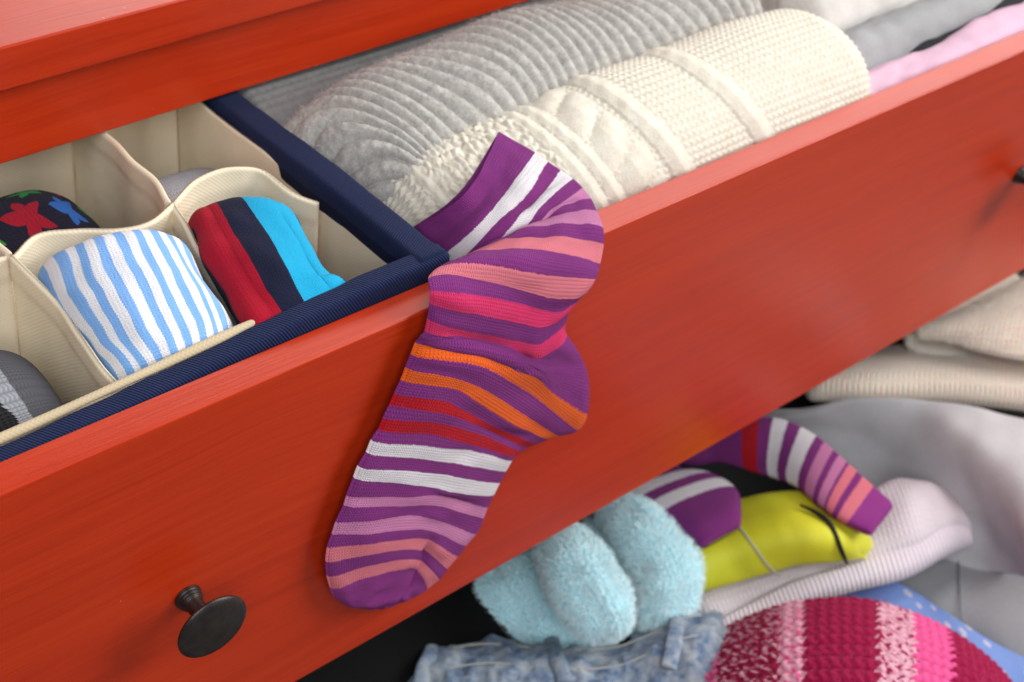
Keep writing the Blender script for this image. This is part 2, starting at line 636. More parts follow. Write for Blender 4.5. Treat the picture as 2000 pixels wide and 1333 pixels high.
leg([(806, 444), (870, 405), (920, 355), (974, 258)], PUR, (0.044, 0.034, 0.034, 0.049))
leg([(836, 478), (905, 430), (955, 375), (1008, 277)], PUR, (0.036, 0.028, 0.030, 0.043))
leg([(862, 503), (930, 442), (985, 384), (1042, 296)], WHI, (0.028, 0.022, 0.025, 0.036))
leg([(880, 530), (950, 450), (1006, 394), (1067, 314)], PUR, (0.022, 0.019, 0.021, 0.031))
leg([(905, 532), (985, 446), (1030, 407), (1091, 330)], WHI, (0.0175, 0.016, 0.019, 0.027))
leg([(935, 522), (1010, 450), (1056, 403), (1117, 348)], PUR, (0.0165, 0.0145, 0.017, 0.024))
leg([(968, 510), (1040, 438), (1091, 401), (1136, 366)], LIL, (0.0155, 0.0135, 0.0155, 0.019))
leg([(990, 502), (1042, 450), (1090, 414), (1154, 390)], PUR, (0.0145, 0.0125, 0.013, 0.0145))
leg([(985, 494), (1040, 459), (1099, 428), (1167, 418)], LIL, (0.013, 0.011, 0.009, 0.007))
leg([(949, 488), (1012, 464), (1099, 448), (1178, 447)], PUR, (0.0115, 0.008, 0.003, -0.002))
leg([(925, 498), (1000, 480), (1085, 474), (1179, 478)], SAL, (0.0110, 0.006, -0.001, -0.006))
leg([(885, 516), (975, 498), (1069, 499), (1173, 512)], PUR, (0.0085, 0.002, -0.006, -0.011))
leg([(850, 530), (950, 517), (1069, 531), (1164, 541)], SAL, (0.0050, -0.003, -0.011, -0.014))
leg([(836, 543), (965, 549), (1085, 571), (1149, 565)], PUR, (0.0020, -0.006, -0.014, -0.015))
hang([(839, 566), (975, 578), (1060, 595), (1085, 597), (1129, 584)], -0.0035, -0.013, HOT, 0.004)
hang([(839, 590), (937, 606), (1030, 625), (1062, 624), (1114, 604)], -0.0045, -0.012, PUR, 0.004)
hang([(834, 620), (937, 639), (1030, 656), (1057, 650), (1105, 624)], -0.0050, -0.011, HOT, 0.004)
hang([(829, 646), (937, 667), (1018, 685), (1044, 689), (1072, 671), (1105, 650)], -0.0055, -0.010, PUR, 0.004)
hang([(820, 656), (937, 676), (1040, 702), (1132, 692)], -0.0055, -0.010, PUR, 0.005)
hang([(816, 662), (937, 681), (1040, 716), (1148, 740)], -0.0055, -0.010, PUR, 0.006)
hang([(810, 669), (937, 686), (1032, 722), (1075, 762), (1146, 808)], -0.0055, -0.010, ORA, 0.006)
hang([(801, 692), (870, 700), (945, 714), (1040, 768), (1128, 840)], -0.0055, -0.009, PUR, 0.006)
hang([(792, 714), (880, 724), (965, 762), (1097, 850)], -0.0055, -0.0085, ORA, 0.005)
hang([(783, 738), (880, 746), (945, 782), (1074, 856)], -0.0055, -0.008, PUR, 0.005)
hang([(770, 766), (856, 768), (908, 793), (1052, 864)], -0.0055, -0.0075, REDS, 0.004)
hang([(761, 787), (848, 792), (905, 812), (1032, 873)], -0.0055, -0.007, PUR, 0.004)
hang([(748, 814), (840, 812), (920, 835), (1020, 879)], -0.0055, -0.007, REDS, 0.004)
hang([(738, 837), (840, 838), (920, 861), (1009, 888)], -0.0055, -0.007, PUR, 0.004)
hang([(724, 858), (824, 860), (920, 872), (1000, 897)], -0.0055, -0.007, WHI, 0.004)
hang([(714, 882), (824, 888), (920, 902), (988, 918)], -0.0055, -0.007, PUR, 0.004)
hang([(698, 909), (800, 912), (890, 922), (976, 941)], -0.0055, -0.007, WHI, 0.004)
hang([(689, 932), (800, 938), (890, 954), (964, 965)], -0.0055, -0.007, PUR, 0.004)
hang([(677, 964), (780, 960), (850, 958), (954, 986)], -0.0055, -0.007, LIL, 0.004)
hang([(670, 986), (770, 982), (850, 982), (944, 1010)], -0.0055, -0.007, PUR, 0.004)
hang([(656, 1016), (760, 1000), (830, 1001), (932, 1038)], -0.0055, -0.007, LIL, 0.004)
hang([(648, 1040), (750, 1026), (830, 1026), (912, 1062)], -0.0055, -0.007, PUR, 0.004)
hang([(639, 1066), (740, 1045), (824, 1044), (896, 1083)], -0.0055, -0.007, SAL, 0.004)
hang([(635, 1094), (735, 1066), (816, 1066), (874, 1108)], -0.0055, -0.007, PUR, 0.004)
hang([(637, 1122), (735, 1088), (806, 1084), (858, 1128)], -0.0055, -0.007, SAL, 0.004)
hang([(643, 1146), (722, 1114), (800, 1100), (834, 1147)], -0.0055, -0.007, TOE, 0.004)
hang([(652, 1166), (725, 1145), (790, 1130), (812, 1163)], -0.0055, -0.0065, TOE, 0.003)
hang([(676, 1181), (727, 1176), (770, 1166), (788, 1173)], -0.005, -0.006, TOE, 0.002)
hang([(705, 1188), (728, 1188), (746, 1186), (764, 1183)], -0.005, -0.005, TOE, 0.001)

NV = 96
SUB = 7
base = np.stack([resample_poly(r, NV) for r, _ in rows])
mid = crp(base, (len(rows) - 1) * SUB + 1)
nrm = normals(mid)
if (nrm.mean((0, 1)) * (CAM - mid.mean((0, 1)))).sum() < 0:
    nrm = -nrm
t = np.linspace(0, 1, NV)
uu = np.linspace(0, 1, len(mid))
thick = np.interp(uu, [0, 0.25, 0.4, 0.9, 0.97, 1], [0.0028, 0.0032, 0.0036, 0.0034, 0.0028, 0.0006])
prof = (1 - np.abs(2 * t - 1) ** 4.5) ** 0.5
U, W = arclen(mid)
wr = (vnoise(U * 210, W * 70, 3) - 0.5) * 0.0012 + (vnoise(U * 90 + W * 60, W * 90 - U * 40 + 20, 13) - 0.5) * 0.0014 + (vnoise(U * 60 + 9, W * 60, 5) - 0.5) * 0.0014
# crease in the toe and along the seam of the toe cap
dn = lambda a, b, w: np.exp(-((uu[:, None] - a) / w) ** 2)
toe_c = np.exp(-((t[None] - (0.60 + (uu[:, None] - 0.86) * 1.3)) / 0.045) ** 2) * np.clip((uu[:, None] - 0.84) / 0.05, 0, 1) * np.clip((1 - uu[:, None]) / 0.03, 0, 1)
seam = np.exp(-((uu[:, None] - 0.968 - 0.006 * np.sin(t[None] * 3)) / 0.0035) ** 2)
fold = np.exp(-((uu[:, None] - 0.44) / 0.03) ** 2) * np.exp(-((t[None] - 0.68) / 0.10) ** 2)
hh = thick[:, None] * prof[None]
front = mid + nrm * (hh + (wr - toe_c * 0.0026 + seam * 0.0006 - fold * 0.0016) * np.clip(prof * 1.6 - 0.3, 0, 1)[None])[..., None]
back = mid - nrm * hh[..., None]
A = np.concatenate([front, back[:, ::-1]], 1)
uvm = (np.concatenate([U, U], 1), np.concatenate([W, W + W.max()], 1))
pat = np.meshgrid(uu, t, indexing='ij')
pat = (np.concatenate([pat[0], pat[0]], 1), np.concatenate([pat[1], pat[1][:, ::-1]], 1))
stops = []
for i, (_, c) in enumerate(rows):
    stops.append((i / (len(rows) - 1), c))
sst = [stops[0]]
for s_ in stops[1:]:
    if s_[1] != sst[-1][1]:
        sst.append(s_)
SOCKM = sock_mat('striped_sock_knit', sst, 66, 0.0022, 0.00095, 0.0012)
sock = grid('striped_sock', A, SOCKM, None, uvm, pat, closedv=True)
tag(sock, 'purple sock with pink, orange, red and white stripes hanging over the open drawer front', 'sock', 'purple striped socks')
p_, n_ = scatter(front, 1500)
fz = M('purple_lint', 0.9, 0.1, 0.3).base((0.40, 0.10, 0.36, 1)).mat
strands('lint', p_, n_, fz, sock, 0.0011, 0.00006, 0.7, 2)


# ------------------------------------------------------------------ fabric organiser box
box_org = empty('drawer_organizer', (-0.16, 0.10, -0.155), 'navy fabric organizer box with cream dividers in the left of the open drawer', 'storage box')
OX0, OX1, OY0, OY1 = -0.242, 0.0215, 0.0150, 0.36
# outer navy shell
def wall(name, a, b, ztop_a, ztop_b, th, mat, zbot=-0.155, nseg=40, wob=0.0, lean=0.0, top_pts=None, seed=1, up=None):
    """upright cloth panel from a to b (x, y)"""
    a, b = np.array(a, float), np.array(b, float)
    s = np.linspace(0, 1, nseg)
    base_ = a[None] * (1 - s[:, None]) + b[None] * s[:, None]
    d = (b - a) / np.linalg.norm(b - a)
    nn = np.array([-d[1], d[0]])
    zt = ztop_a * (1 - s) + ztop_b * s
    q = np.linspace(0, 1, 40) ** 1.8
    V = np.zeros((nseg, 40, 3))
    off = (vnoise(s[:, None] * 5 + seed, q[None] * 2.5 + seed * 3, seed) - 0.5) * wob
    off = off + lean * (1 - q[None])
    if top_pts is not None:
        tp = crp(np.array(top_pts, float), nseg)
        off = off + tp[:, None] * np.clip(1 - q[None] * 1.3, 0, 1) ** 1.2
    V[..., 0] = base_[:, None, 0] + nn[0] * off
    V[..., 1] = base_[:, None, 1] + nn[1] * off
    V[..., 2] = zt[:, None] * (1 - q[None]) + zbot * q[None]
    return V


V = wall('w', (OX1 - 0.007, OY1), (OX1 - 0.007, OY0 + 0.006), -0.002, -0.002, 0.006, NAVY)
sheet('side_wall', V, 0.009, NAVY, box_org, up=np.array([1, 0, 0]))
V = wall('w', (OX0, OY0 + 0.006), (OX1 - 0.012, OY0 + 0.006), -0.008, -0.003, 0.006, NAVY)
sheet('side_wall', V, 0.006, NAVY, box_org, up=np.array([0, -1, 0]))
V = wall('w', (OX0, OY1), (OX0, OY0 + 0.010), -0.003, -0.003, 0.006, NAVY)
sheet('side_wall', V, 0.006, NAVY, box_org, up=np.array([-1, 0, 0]))
V = wall('w', (OX0, OY1), (OX1, OY1), -0.003, -0.003, 0.006, NAVY)
sheet('side_wall', V, 0.006, NAVY, box_org, up=np.array([0, 1, 0]))
bv = np.zeros((2, 2, 3))
bv[..., 0] = [[OX0, OX0], [OX1, OX1]]
bv[..., 1] = [[OY0 + 0.01, OY1], [OY0 + 0.01, OY1]]
bv[..., 2] = -0.1545
bot = grid('box_bottom', bv, CREAM_ORG, box_org)


def rim(name, path, w, h, mat, parent, nseg=120, sides=28, roll=None):
    """rounded binding: path of its centre, half width w (horizontal, across), half height h (vertical)"""
    C = crp(np.array(path, float), nseg)
    T = np.gradient(C, axis=0)
    T[:, 2] = 0
    T /= np.linalg.norm(T, axis=1, keepdims=True)
    A_ = np.stack([T[:, 1], -T[:, 0], 0 * T[:, 0]], 1)
    a = np.linspace(0, 2 * PI, sides, endpoint=False)
    ca, sa = np.cos(a), np.sin(a)
    sup = lambda x: np.sign(x) * np.abs(x) ** 0.36
    s = np.linspace(0, 1, nseg)
    jig = 1 + (vnoise(s * 22, s * 0, 8) - 0.5)[:, None] * 0.10
    Vr = C[:, None] + A_[:, None] * (w * jig * sup(ca)[None])[..., None]
    Vr[..., 2] += h * jig * sup(sa)[None]
    Vr = np.concatenate([C[:1, None].repeat(sides, 1), Vr, C[-1:, None].repeat(sides, 1)], 0)
    return grid(name, Vr, mat, parent, closedv=True)


rim('rim', [(OX1 - 0.0066, 0.36, -0.0085), (OX1 - 0.0066, 0.25, -0.0085), (OX1 - 0.0066, 0.15, -0.0070), (OX1 - 0.0066, 0.08, -0.0022), (OX1 - 0.0066, 0.0165, 0.000)], 0.0066, 0.0080, NAVY, box_org)
rim('rim', [(OX1 - 0.0003, 0.0190, -0.0005), (-0.03, 0.0192, -0.0022), (-0.07, 0.0190, -0.0056), (-0.12, 0.0185, -0.0092), (-0.18, 0.0180, -0.0120), (OX0, 0.018, -0.0125)], 0.0048, 0.0080, NAVY, box_org)
# cream lining
V = wall('w', (OX1 - 0.0145, OY1), (OX1 - 0.0145, OY0 + 0.012), -0.006, -0.002, 0.002, CREAM_ORG, wob=0.004, seed=4, lean=0.001)
sheet('lining', V, 0.0022, CREAM_ORG, box_org, up=np.array([-1, 0, 0]))
V = wall('w', (OX0 + 0.004, OY0 + 0.0115), (OX1 - 0.016, OY0 + 0.0115), -0.003, -0.006, 0.002, CREAM_ORG, wob=0.002, seed=5)
sheet('lining', V, 0.002, CREAM_ORG, box_org)
tube('lining', [(-0.242, 0.0243, -0.0030), (-0.16, 0.0245, -0.0024), (-0.115, 0.0250, -0.0008), (-0.075, 0.0256, 0.0008), (-0.054, 0.0262, 0.0010), (-0.047, 0.0266, -0.0015), (-0.040, 0.0262, -0.0075), (-0.030, 0.026, -0.014)], [0.0016, 0.0019, 0.0015, 0.0020, 0.0016, 0.0017, 0.0014, 0.0012], TAN, box_org)
# dividers along Y (bow = sideways wander of the top edge)
def divider(name, a, b, za, zb, bow, seed, th=0.0017, sag=0.0, lump=None):
    V = wall('w', a, b, za, zb, th, CREAM_ORG, top_pts=bow, wob=0.0025, seed=seed, nseg=70)
    s = np.linspace(0, 1, 70)
    q = np.linspace(0, 1, 40) ** 1.8
    V[..., 2] += (-(sag * np.sin(PI * s))[:, None] + (crp(np.array(lump, float), 70)[:, None] if lump is not None else 0)) * np.clip(1 - q[None] * 2, 0, 1)
    hem = np.repeat(np.clip((0.0105 - q * 0.16) / 0.0015, 0, 1)[None] * 0.0007, 70, 0)
    return sheet(name, V, th, CREAM_ORG, box_org, disp=hem)


divider('divider', (-0.0475, 0.098), (-0.0555, 0.0250), 0.006, -0.004, (0, -0.002, 0.000, 0.0), 11)
divider('divider', (-0.0475, 0.098), (-0.0440, 0.187), 0.006, -0.001, (0, -0.0022, -0.002, 0.0), 12)
divider('divider', (-0.0440, 0.187), (-0.044, 0.26), -0.001, -0.002, (0, 0.001, -0.001, 0.0), 13)
divider('divider', (-0.1125, 0.100), (-0.1090, 0.0250), 0.006, -0.006, (0, 0.002, 0.001, 0.0), 14)
divider('divider', (-0.1125, 0.100), (-0.1100, 0.187), 0.006, -0.001, (0, 0.001, -0.001, 0.0), 15)
divider('divider', (-0.1870, 0.100), (-0.1760, 0.026), 0.004, -0.006, (0, 0.001, -0.001, 0.0), 16)
divider('divider', (-0.1870, 0.100), (-0.1760, 0.187), 0.004, -0.001, (0, 0.001, -0.001, 0.0), 17)
# dividers along X
divider('divider', (-0.1125, 0.100), (-0.0475, 0.098), 0.005, 0.006, (0, 0.0055, 0.002, -0.005, -0.006, 0), 21, lump=(0, 0.001, 0.001, 0.0, 0))
divider('divider', (-0.0475, 0.098), (0.0045, 0.076), 0.006, 0.001, (0, 0.011, 0.016, 0.018, 0.017, 0.005, 0.0), 22, lump=(0, 0.002, 0.003, 0.003, 0.002, 0, -0.001))
divider('divider', (-0.1870, 0.100), (-0.1125, 0.100), 0.004, 0.005, (0, 0.006, 0.008, 0.004, 0), 23)
divider('divider', (-0.1100, 0.187), (-0.0440, 0.187), -0.001, -0.001, (0, 0.000, -0.001, 0.0, 0), 24)
divider('divider', (-0.0440, 0.187), (0.0055, 0.185), -0.001, -0.004, (0, -0.004, 0.003, 0.006, 0), 25)


def bundle(name, c, hx, hy, hz, mat, label, group='rolled socks in the organizer cells', tilt=0.0, ex=0.5, seed=1, lump=0.0035, rot=0.0, skew=0.0):
    """sock rolled into a soft bundle, rows run along X, stripes across"""
    nu, nv = 90, 110
    u = np.linspace(-PI / 2, PI / 2, nu)
    v = np.linspace(-PI, PI, nv, endpoint=False)
    sp = lambda x, e: np.sign(x) * np.abs(x) ** e
    cu, su = sp(np.cos(u), 0.26), sp(np.sin(u), 0.85)
    V = np.zeros((nu, nv, 3))
    V[..., 0] = hx * su[:, None] + 0 * v[None]
    V[..., 1] = hy * cu[:, None] * sp(np.cos(v), ex)[None]
    V[..., 2] = hz * cu[:, None] * sp(np.sin(v), ex)[None]
    n = normals(V, True)
    s = (vnoise(V[..., 0] * 75 + 20, V[..., 1] * 60 + V[..., 2] * 45 + 20, seed) - 0.5) * lump
    V = V + (V / (np.linalg.norm(V, axis=2, keepdims=True) + 1e-9)) * s[..., None]
    V[..., 0] += skew * V[..., 1]
    ca, sa = math.cos(tilt), math.sin(tilt)
    y, z = V[..., 1].copy(), V[..., 2].copy()
    V[..., 1], V[..., 2] = y * ca - z * sa, y * sa + z * ca
    ca, sa = math.cos(rot), math.sin(rot)
    x, y = V[..., 0].copy(), V[..., 1].copy()
    V[..., 0], V[..., 1] = x * ca - y * sa, x * sa + y * ca
    U_ = np.repeat(np.linspace(0, 2 * hx * 1.15, nu)[:, None], nv, 1)
    W_ = np.repeat(np.linspace(0, 2 * PI * (hy + hz) / 2, nv)[None], nu, 0)
    o = grid(name, V + np.asarray(c), mat, None, (U_, W_), None, closedv=True)
    return tag(o, label, 'sock', group)


def simple_stripes(name, stops, wale=0.0009):
    m = M(name, 0.92, 0.12, 0.3)
    uv, u, v = m.uv('m')
    pv, pu, pw = m.uv('pat')
    st = m.stitch(v, u, wale, wale * 1.2)
    wob = m.m('MULTIPLY', m.m('SUBTRACT', m.noise(m.obj(), 70, 2), 0.5), 0.035)
    tooth = m.m('MULTIPLY', m.m('SUBTRACT', m.m('FRACT', m.m('DIVIDE', v, wale)), 0.5), 0.006)
    col = m.stripes(m.m('ADD', m.m('ADD', pu, wob), tooth), stops)
    col = m.mix(m.m('MULTIPLY', m.m('SUBTRACT', 1.0, st), 0.12), col, m.mix(0.55, col, (0.05, 0.05, 0.08, 1)))
    m.base(col)
    m.bump(m.m('ADD', m.m('MULTIPLY', st, 0.4), m.noise(m.obj(), 1300, 2)), 0.0003)
    return m.mat


def folded_sock(rows_, mat, label, seed):
    """sock folded into a flat soft roll that fills its cell; rows run from the back to the front of the cell"""
    G = np.array([[PZ(*p) for p in rw] for rw in rows_])                        # back..front, left..right
    G[..., 2] -= 0.0025
    G = np.concatenate([G[:1] + np.array([0, 0.003, -0.035]), G, G[-1:] + np.array([0, 0.002, -0.040])], 0)
    G = np.concatenate([G[:, :1] + np.array([0.013, 0, -0.035]), G, G[:, -1:] + np.array([0.0005, 0, -0.035])], 1)
    V = net(np.swapaxes(G, 0, 1), 110, 120)
    pu = (np.linspace(0, 6, 110) - 1) / 4
    pat = np.meshgrid(np.clip(pu, 0.001, 0.999), np.linspace(0, 1, 120), indexing='ij')
    U_, W_ = arclen(V)
    d_ = (vnoise(U_ * 70, W_ * 70, seed) - 0.5) * 0.0030 + (vnoise(U_ * 190, W_ * 120, seed + 1) - 0.5) * 0.0011
    o = sheet('rolled_sock', V, 0.008, mat, None, disp=d_, pat=pat, up=np.array([0, 0, 1]))
    return tag(o, label, 'sock', 'rolled socks in the organizer cells')


LB, WB = (0.22, 0.44, 0.84, 1), (0.80, 0.80, 0.84, 1)
bl = [(0.0, LB)]
for i in range(9):
    bl += [(0.06 + i * 0.105, WB), (0.112 + i * 0.105, LB)]
folded_sock([[(98, 540, -0.001), (160, 490, 0.008), (242, 466, 0.011), (312, 470, 0.009), (344, 510, 0.001)],
             [(134, 600, -0.002), (198, 566, 0.008), (284, 536, 0.011), (352, 534, 0.009), (386, 572, 0.000)],
             [(196, 672, -0.006), (246, 650, 0.003), (326, 620, 0.006), (394, 600, 0.005), (426, 622, -0.002)],
             [(250, 744, -0.012), (294, 730, -0.008), (354, 706, -0.006), (410, 686, -0.006), (440, 672, -0.010)]], simple_stripes('blue_white_stripes', bl),
            'rolled sock with pale blue and white stripes in a front cell of the organizer', 3)
NV_, TQ, RD = (0.010, 0.012, 0.035, 1), (0.012, 0.36, 0.62, 1), (0.38, 0.006, 0.022, 1)
folded_sock([[(394, 440, 0.004), (412, 410, 0.009), (460, 396, 0.011), (515, 401, 0.010), (548, 428, 0.004)],
             [(418, 500, 0.004), (452, 472, 0.010), (510, 458, 0.012), (566, 468, 0.010), (594, 500, 0.003)],
             [(466, 585, 0.001), (508, 566, 0.006), (560, 548, 0.008), (608, 538, 0.006), (636, 560, 0.000)],
             [(500, 668, -0.006), (545, 645, -0.003), (592, 622, -0.002), (640, 598, -0.003), (670, 584, -0.007)]],
            simple_stripes('red_navy_turquoise_stripes', [(0, NV_), (0.02, RD), (0.32, NV_), (0.53, TQ), (0.92, NV_)], 0.0007),
            'rolled sock with broad red, navy and turquoise bands beside the navy rim', 5)
# star sock
sm = M('star_knit', 0.92, 0.12, 0.3)
uv, u, v = sm.uv('m')
CELL = 0.0125
col = (0.008, 0.008, 0.020, 1)
ui, vi = sm.m('DIVIDE', u, CELL), sm.m('DIVIDE', v, CELL)
ui = sm.m('ADD', ui, sm.m('MULTIPLY', sm.m('FLOOR', vi), 0.37))
fx = sm.m('SUBTRACT', sm.m('FRACT', ui), 0.5)
fy = sm.m('SUBTRACT', sm.m('FRACT', vi), 0.5)
ang = sm.m('ADD', sm.m('ARCTAN2', fy, fx), 0.5)
rad = sm.m('SQRT', sm.m('ADD', sm.m('MULTIPLY', fx, fx), sm.m('MULTIPLY', fy, fy)))
lobe = sm.m('ABSOLUTE', sm.m('SUBTRACT', sm.m('FRACT', sm.m('MULTIPLY', ang, 5 / (2 * PI))), 0.5))
lim = sm.m('MULTIPLY_ADD', lobe, 0.56, 0.17)
inside = sm.m('LESS_THAN', rad, lim)
pick = sm.m('FRACT', sm.m('ADD', sm.m('MULTIPLY', sm.m('FLOOR', ui), 0.3334), sm.m('MULTIPLY', sm.m('FLOOR', vi), 0.41)))
starc = sm.ramp(pick, [(0, (0.26, 0.006, 0.02, 1)), (0.4, (0.02, 0.10, 0.36, 1)), (0.7, (0.02, 0.22, 0.04, 1))], 'CONSTANT')
sm.base(sm.mix(inside, col, starc))
sm.bump(sm.m('ADD', sm.stitch(v, u, 0.0009, 0.0011), sm.noise(sm.obj(), 1200, 2)), 0.0002)
bundle('rolled_sock', (-0.094, 0.132, -0.044), 0.031, 0.030, 0.036, sm.mat, 'black rolled sock with coloured stars in a back cell of the organizer', seed=6, lump=0.002)
bundle('rolled_sock', (-0.018, 0.126, -0.050), 0.022, 0.026, 0.034, fabric('pale_grey_knit', (0.42, 0.43, 0.47, 1), 0.0009, 0.0011), 'pale grey rolled sock deep in a back cell beside the navy rim', seed=7)
bundle('rolled_sock', (-0.016, 0.218, -0.016), 0.020, 0.022, 0.026, fabric('dark_maroon_knit', (0.03, 0.008, 0.012, 1), 0.0009, 0.0011), 'dark maroon rolled sock in the rearmost cell under the dresser rail', seed=8)
gm = M('grey_knit_with_dots', 0.92, 0.12, 0.3)
uv, u, v = gm.uv('m')
pv, pu, pw = gm.uv('pat')
st = gm.stitch(v, u, 0.0009, 0.0012)
c_ = gm.stripes(gm.m('ADD', pu, gm.m('MULTIPLY', gm.m('SUBTRACT', gm.noise(gm.obj(), 300, 2), 0.5), 0.02)), [(0, (0.33, 0.34, 0.38, 1)), (0.62, (0.10, 0.10, 0.115, 1))])
dx = gm.m('SUBTRACT', pu, 0.47)
dv = gm.m('SUBTRACT', pw, 0.775)
rr = gm.m('SQRT', gm.m('ADD', gm.m('POWER', gm.m('MULTIPLY', dx, 0.066), 2.0), gm.m('POWER', gm.m('MULTIPLY', dv, 0.25), 2.0)))
c_ = gm.mix(gm.m('LESS_THAN', rr, gm.m('MULTIPLY_ADD', gm.m('FRACT', gm.m('DIVIDE', v, 0.0009)), 0.0006, 0.0060)), c_, (0.006, 0.006, 0.007, 1))
c_ = gm.mix(gm.m('MULTIPLY', gm.m('SUBTRACT', 1.0, st), 0.5), c_, (0.05, 0.05, 0.055, 1))
gm.base(c_)
gm.bump(st, 0.0003)
bundle('rolled_sock', (-0.149, 0.055, -0.054), 0.029, 0.034, 0.044, gm.mat, 'grey rolled sock with a black spot in the front cell at the left picture edge', seed=9, tilt=0.1)


# ------------------------------------------------------------------ knit rolls in the drawer
def roll(name, path, ry, rz, mat, parent, nu, nv, relief, ends=0.02, parts=None, sq=0.85, wob=0.0, seed=1, v0=0.0):
    """rolled garment along path; relief(u metres, v metres, s 0..1, a angle) gives height"""
    C = crp(np.array(path, float), nu)
    s = np.linspace(0, 1, nu)
    L = np.concatenate([[0], np.cumsum(np.linalg.norm(np.diff(C, axis=0), axis=1))])
    T = np.gradient(C, axis=0)
    T /= np.linalg.norm(T, axis=1, keepdims=True)
    A_ = np.stack([-T[:, 1], T[:, 0], 0 * s], 1)
    A_ /= np.linalg.norm(A_, axis=1, keepdims=True)
    RY, RZ = crp(np.array(ry, float), nu), crp(np.array(rz, float), nu)
    d = np.minimum(L, L[-1] - L)
    e = np.clip(d / ends, 0, 1)
    pr = np.sqrt(np.clip(1 - (1 - e) ** 2.2, 0, 1))
    a = np.linspace(-PI * 0.75, PI * 1.25, nv, endpoint=False)
    sp = lambda x: np.sign(x) * np.abs(x) ** sq
    V = C[:, None] + A_[:, None] * (RY * pr)[:, None, None] * sp(np.cos(a))[None, :, None]
    V[..., 2] += (RZ * pr)[:, None] * sp(np.sin(a))[None]
    vm = a * (np.mean(ry) + np.mean(rz)) / 2
    U_, W_ = np.meshgrid(L, vm, indexing='ij')
    n = normals(V, True)
    cen = C[:, None]
    if ((V - cen) * n).sum() < 0:
        n = -n
    h = relief(U_, W_, s[:, None] + 0 * a[None], a[None] + 0 * s[:, None])
    if wob:
        h = h + (vnoise(U_ * 24 + 5, W_ * 24 + 30, seed) - 0.5) * wob
    V = V + n * (h * np.clip(pr * 1.5 - 0.2, 0, 1)[:, None])[..., None]
    o = grid(name, V, mat, parent, (U_, W_), closedv=True)
    return o, V, n


def fabric_knit(name, col, deep, var=0.1, sheen=0.35, fuzz=0.0003, hmap=None):
    """wool whose relief is modelled; colour darkens nowhere, only fibre variation"""
    m = M(name, 0.95, 0.08, sheen)
    nz = m.noise(m.obj(), 1100, 4, 0.65)
    nb = m.noise(m.obj(), 220, 3, 0.6)
    f = m.m('ADD', m.m('MULTIPLY', nz, 0.5), m.m('MULTIPLY', nb, 0.5))
    m.base(m.ramp(f, [(0.32, deep), (0.66, col)]))
    m.bump(m.m('ADD', nz, nb), fuzz)
    return m.mat


def knit_h(x, y, wale, course, sharp=2.5, amt=0.45):
    f = x / wale - np.floor(x / wale)
    tri = np.abs(2 * f - 1)
    pr = 1 - tri ** sharp
    leg = np.sin(2 * PI * (y / course + tri * 0.6))
    return pr * (1 - amt + amt * leg)


CREAMW = fabric_knit('cream_wool', (0.76, 0.72, 0.64, 1), (0.64, 0.58, 0.47, 1))
GREYW = fabric_knit('grey_mohair', (0.57, 0.545, 0.51, 1), (0.30, 0.287, 0.27, 1), sheen=0.5)


def cream_relief(U_, W_, s, a):
    L = U_.max()
    x = s * 0.27
    # curved cable path: cables lean as they go round
    lean = 0.020 * np.sin((a + 0.3) * 0.9)
    xs = x + lean
    stock = knit_h(W_, U_, 0.0033, 0.0034, 2.0, 0.35) * 0.0009
    cell = 0.0054
    bx, by = xs / cell + (vnoise(xs * 300, W_ * 300 + 60, 5) - 0.5) * 0.8, W_ / cell + (vnoise(xs * 300 + 30, W_ * 300 + 60, 6) - 0.5) * 0.8
    bx = bx + 0.5 * (np.floor(by) % 2)
    fx, fy = bx - np.floor(bx) - 0.5, by - np.floor(by) - 0.5
    bob = np.clip(1 - (fx ** 2 + fy ** 2) * 4.2, 0, 1) ** 0.7 * (0.0006 + 0.0014 * vnoise(xs * 250, W_ * 250 + 60, 8))
    moss = bob + knit_h(W_, U_, 0.0034, 0.0034) * 0.0004
    def band(c, w):
        return np.clip(1 - np.abs(xs - c) / w, 0, 1)
    stock = stock * 1.25
    h = np.where(xs < 0.112, moss * 1.15, stock)
    h = np.where((xs < 0.040), knit_h(W_ + 0.001, U_, 0.0044, 0.0042) * 0.0015, h)
    for c, w, amp in ((0.044, 0.004, 0.0016), (0.114, 0.0045, 0.0020), (0.1225, 0.0045, 0.0020), (0.156, 0.0060, 0.0026), (0.197, 0.0060, 0.0026)):
        b = band(c, w)
        tw = 0.92 + 0.08 * np.sin(2 * PI * (W_ / 0.009 + (xs - c) / w * 0.5))
        h = np.where(b > 0, h * (1 - np.minimum(1, b * 3)) + (np.sqrt(b) * amp * tw - 0.0006 * (b < 0.12)), h)
    # braided cable between
    z = (xs - 0.137) / 0.011
    inb = np.abs(z) < 1
    br = np.abs(np.sin(PI * (W_ / 0.017) + z * 1.4)) ** 0.6 * np.clip(1 - np.abs(z), 0, 1) ** 0.5 * 0.0028
    h = np.where(inb, np.maximum(h, br), h)
    return h


cs, Vc, nc = roll('rolled_sweater', [(0.029, 0.066, -0.026), (0.075, 0.060, -0.0245), (0.14, 0.056, -0.0235), (0.22, 0.0555, -0.023), (0.294, 0.054, -0.024)],
                  [0.030, 0.036, 0.040, 0.041, 0.041], [0.030, 0.035, 0.0385, 0.041, 0.042], CREAMW, None, 420, 420, cream_relief, ends=0.024, wob=0.0035, seed=3, sq=0.9)
tag(cs, 'cream cable knit sweater rolled up behind the drawer front under the hanging sock', 'sweater', 'rolled clothes in the drawer')
p_, n_ = scatter(Vc, 9000)
strands('fuzz', p_, np.abs(1) * np.where(((p_ - np.array([0, 0.055, -0.026])) * n_).sum(1, keepdims=True) < 0, -n_, n_), M('cream_fuzz', 0.95, 0.05, 0.3).base((0.75, 0.70, 0.61, 1)).mat, cs, 0.0026, 0.00010, 0.9, 3)


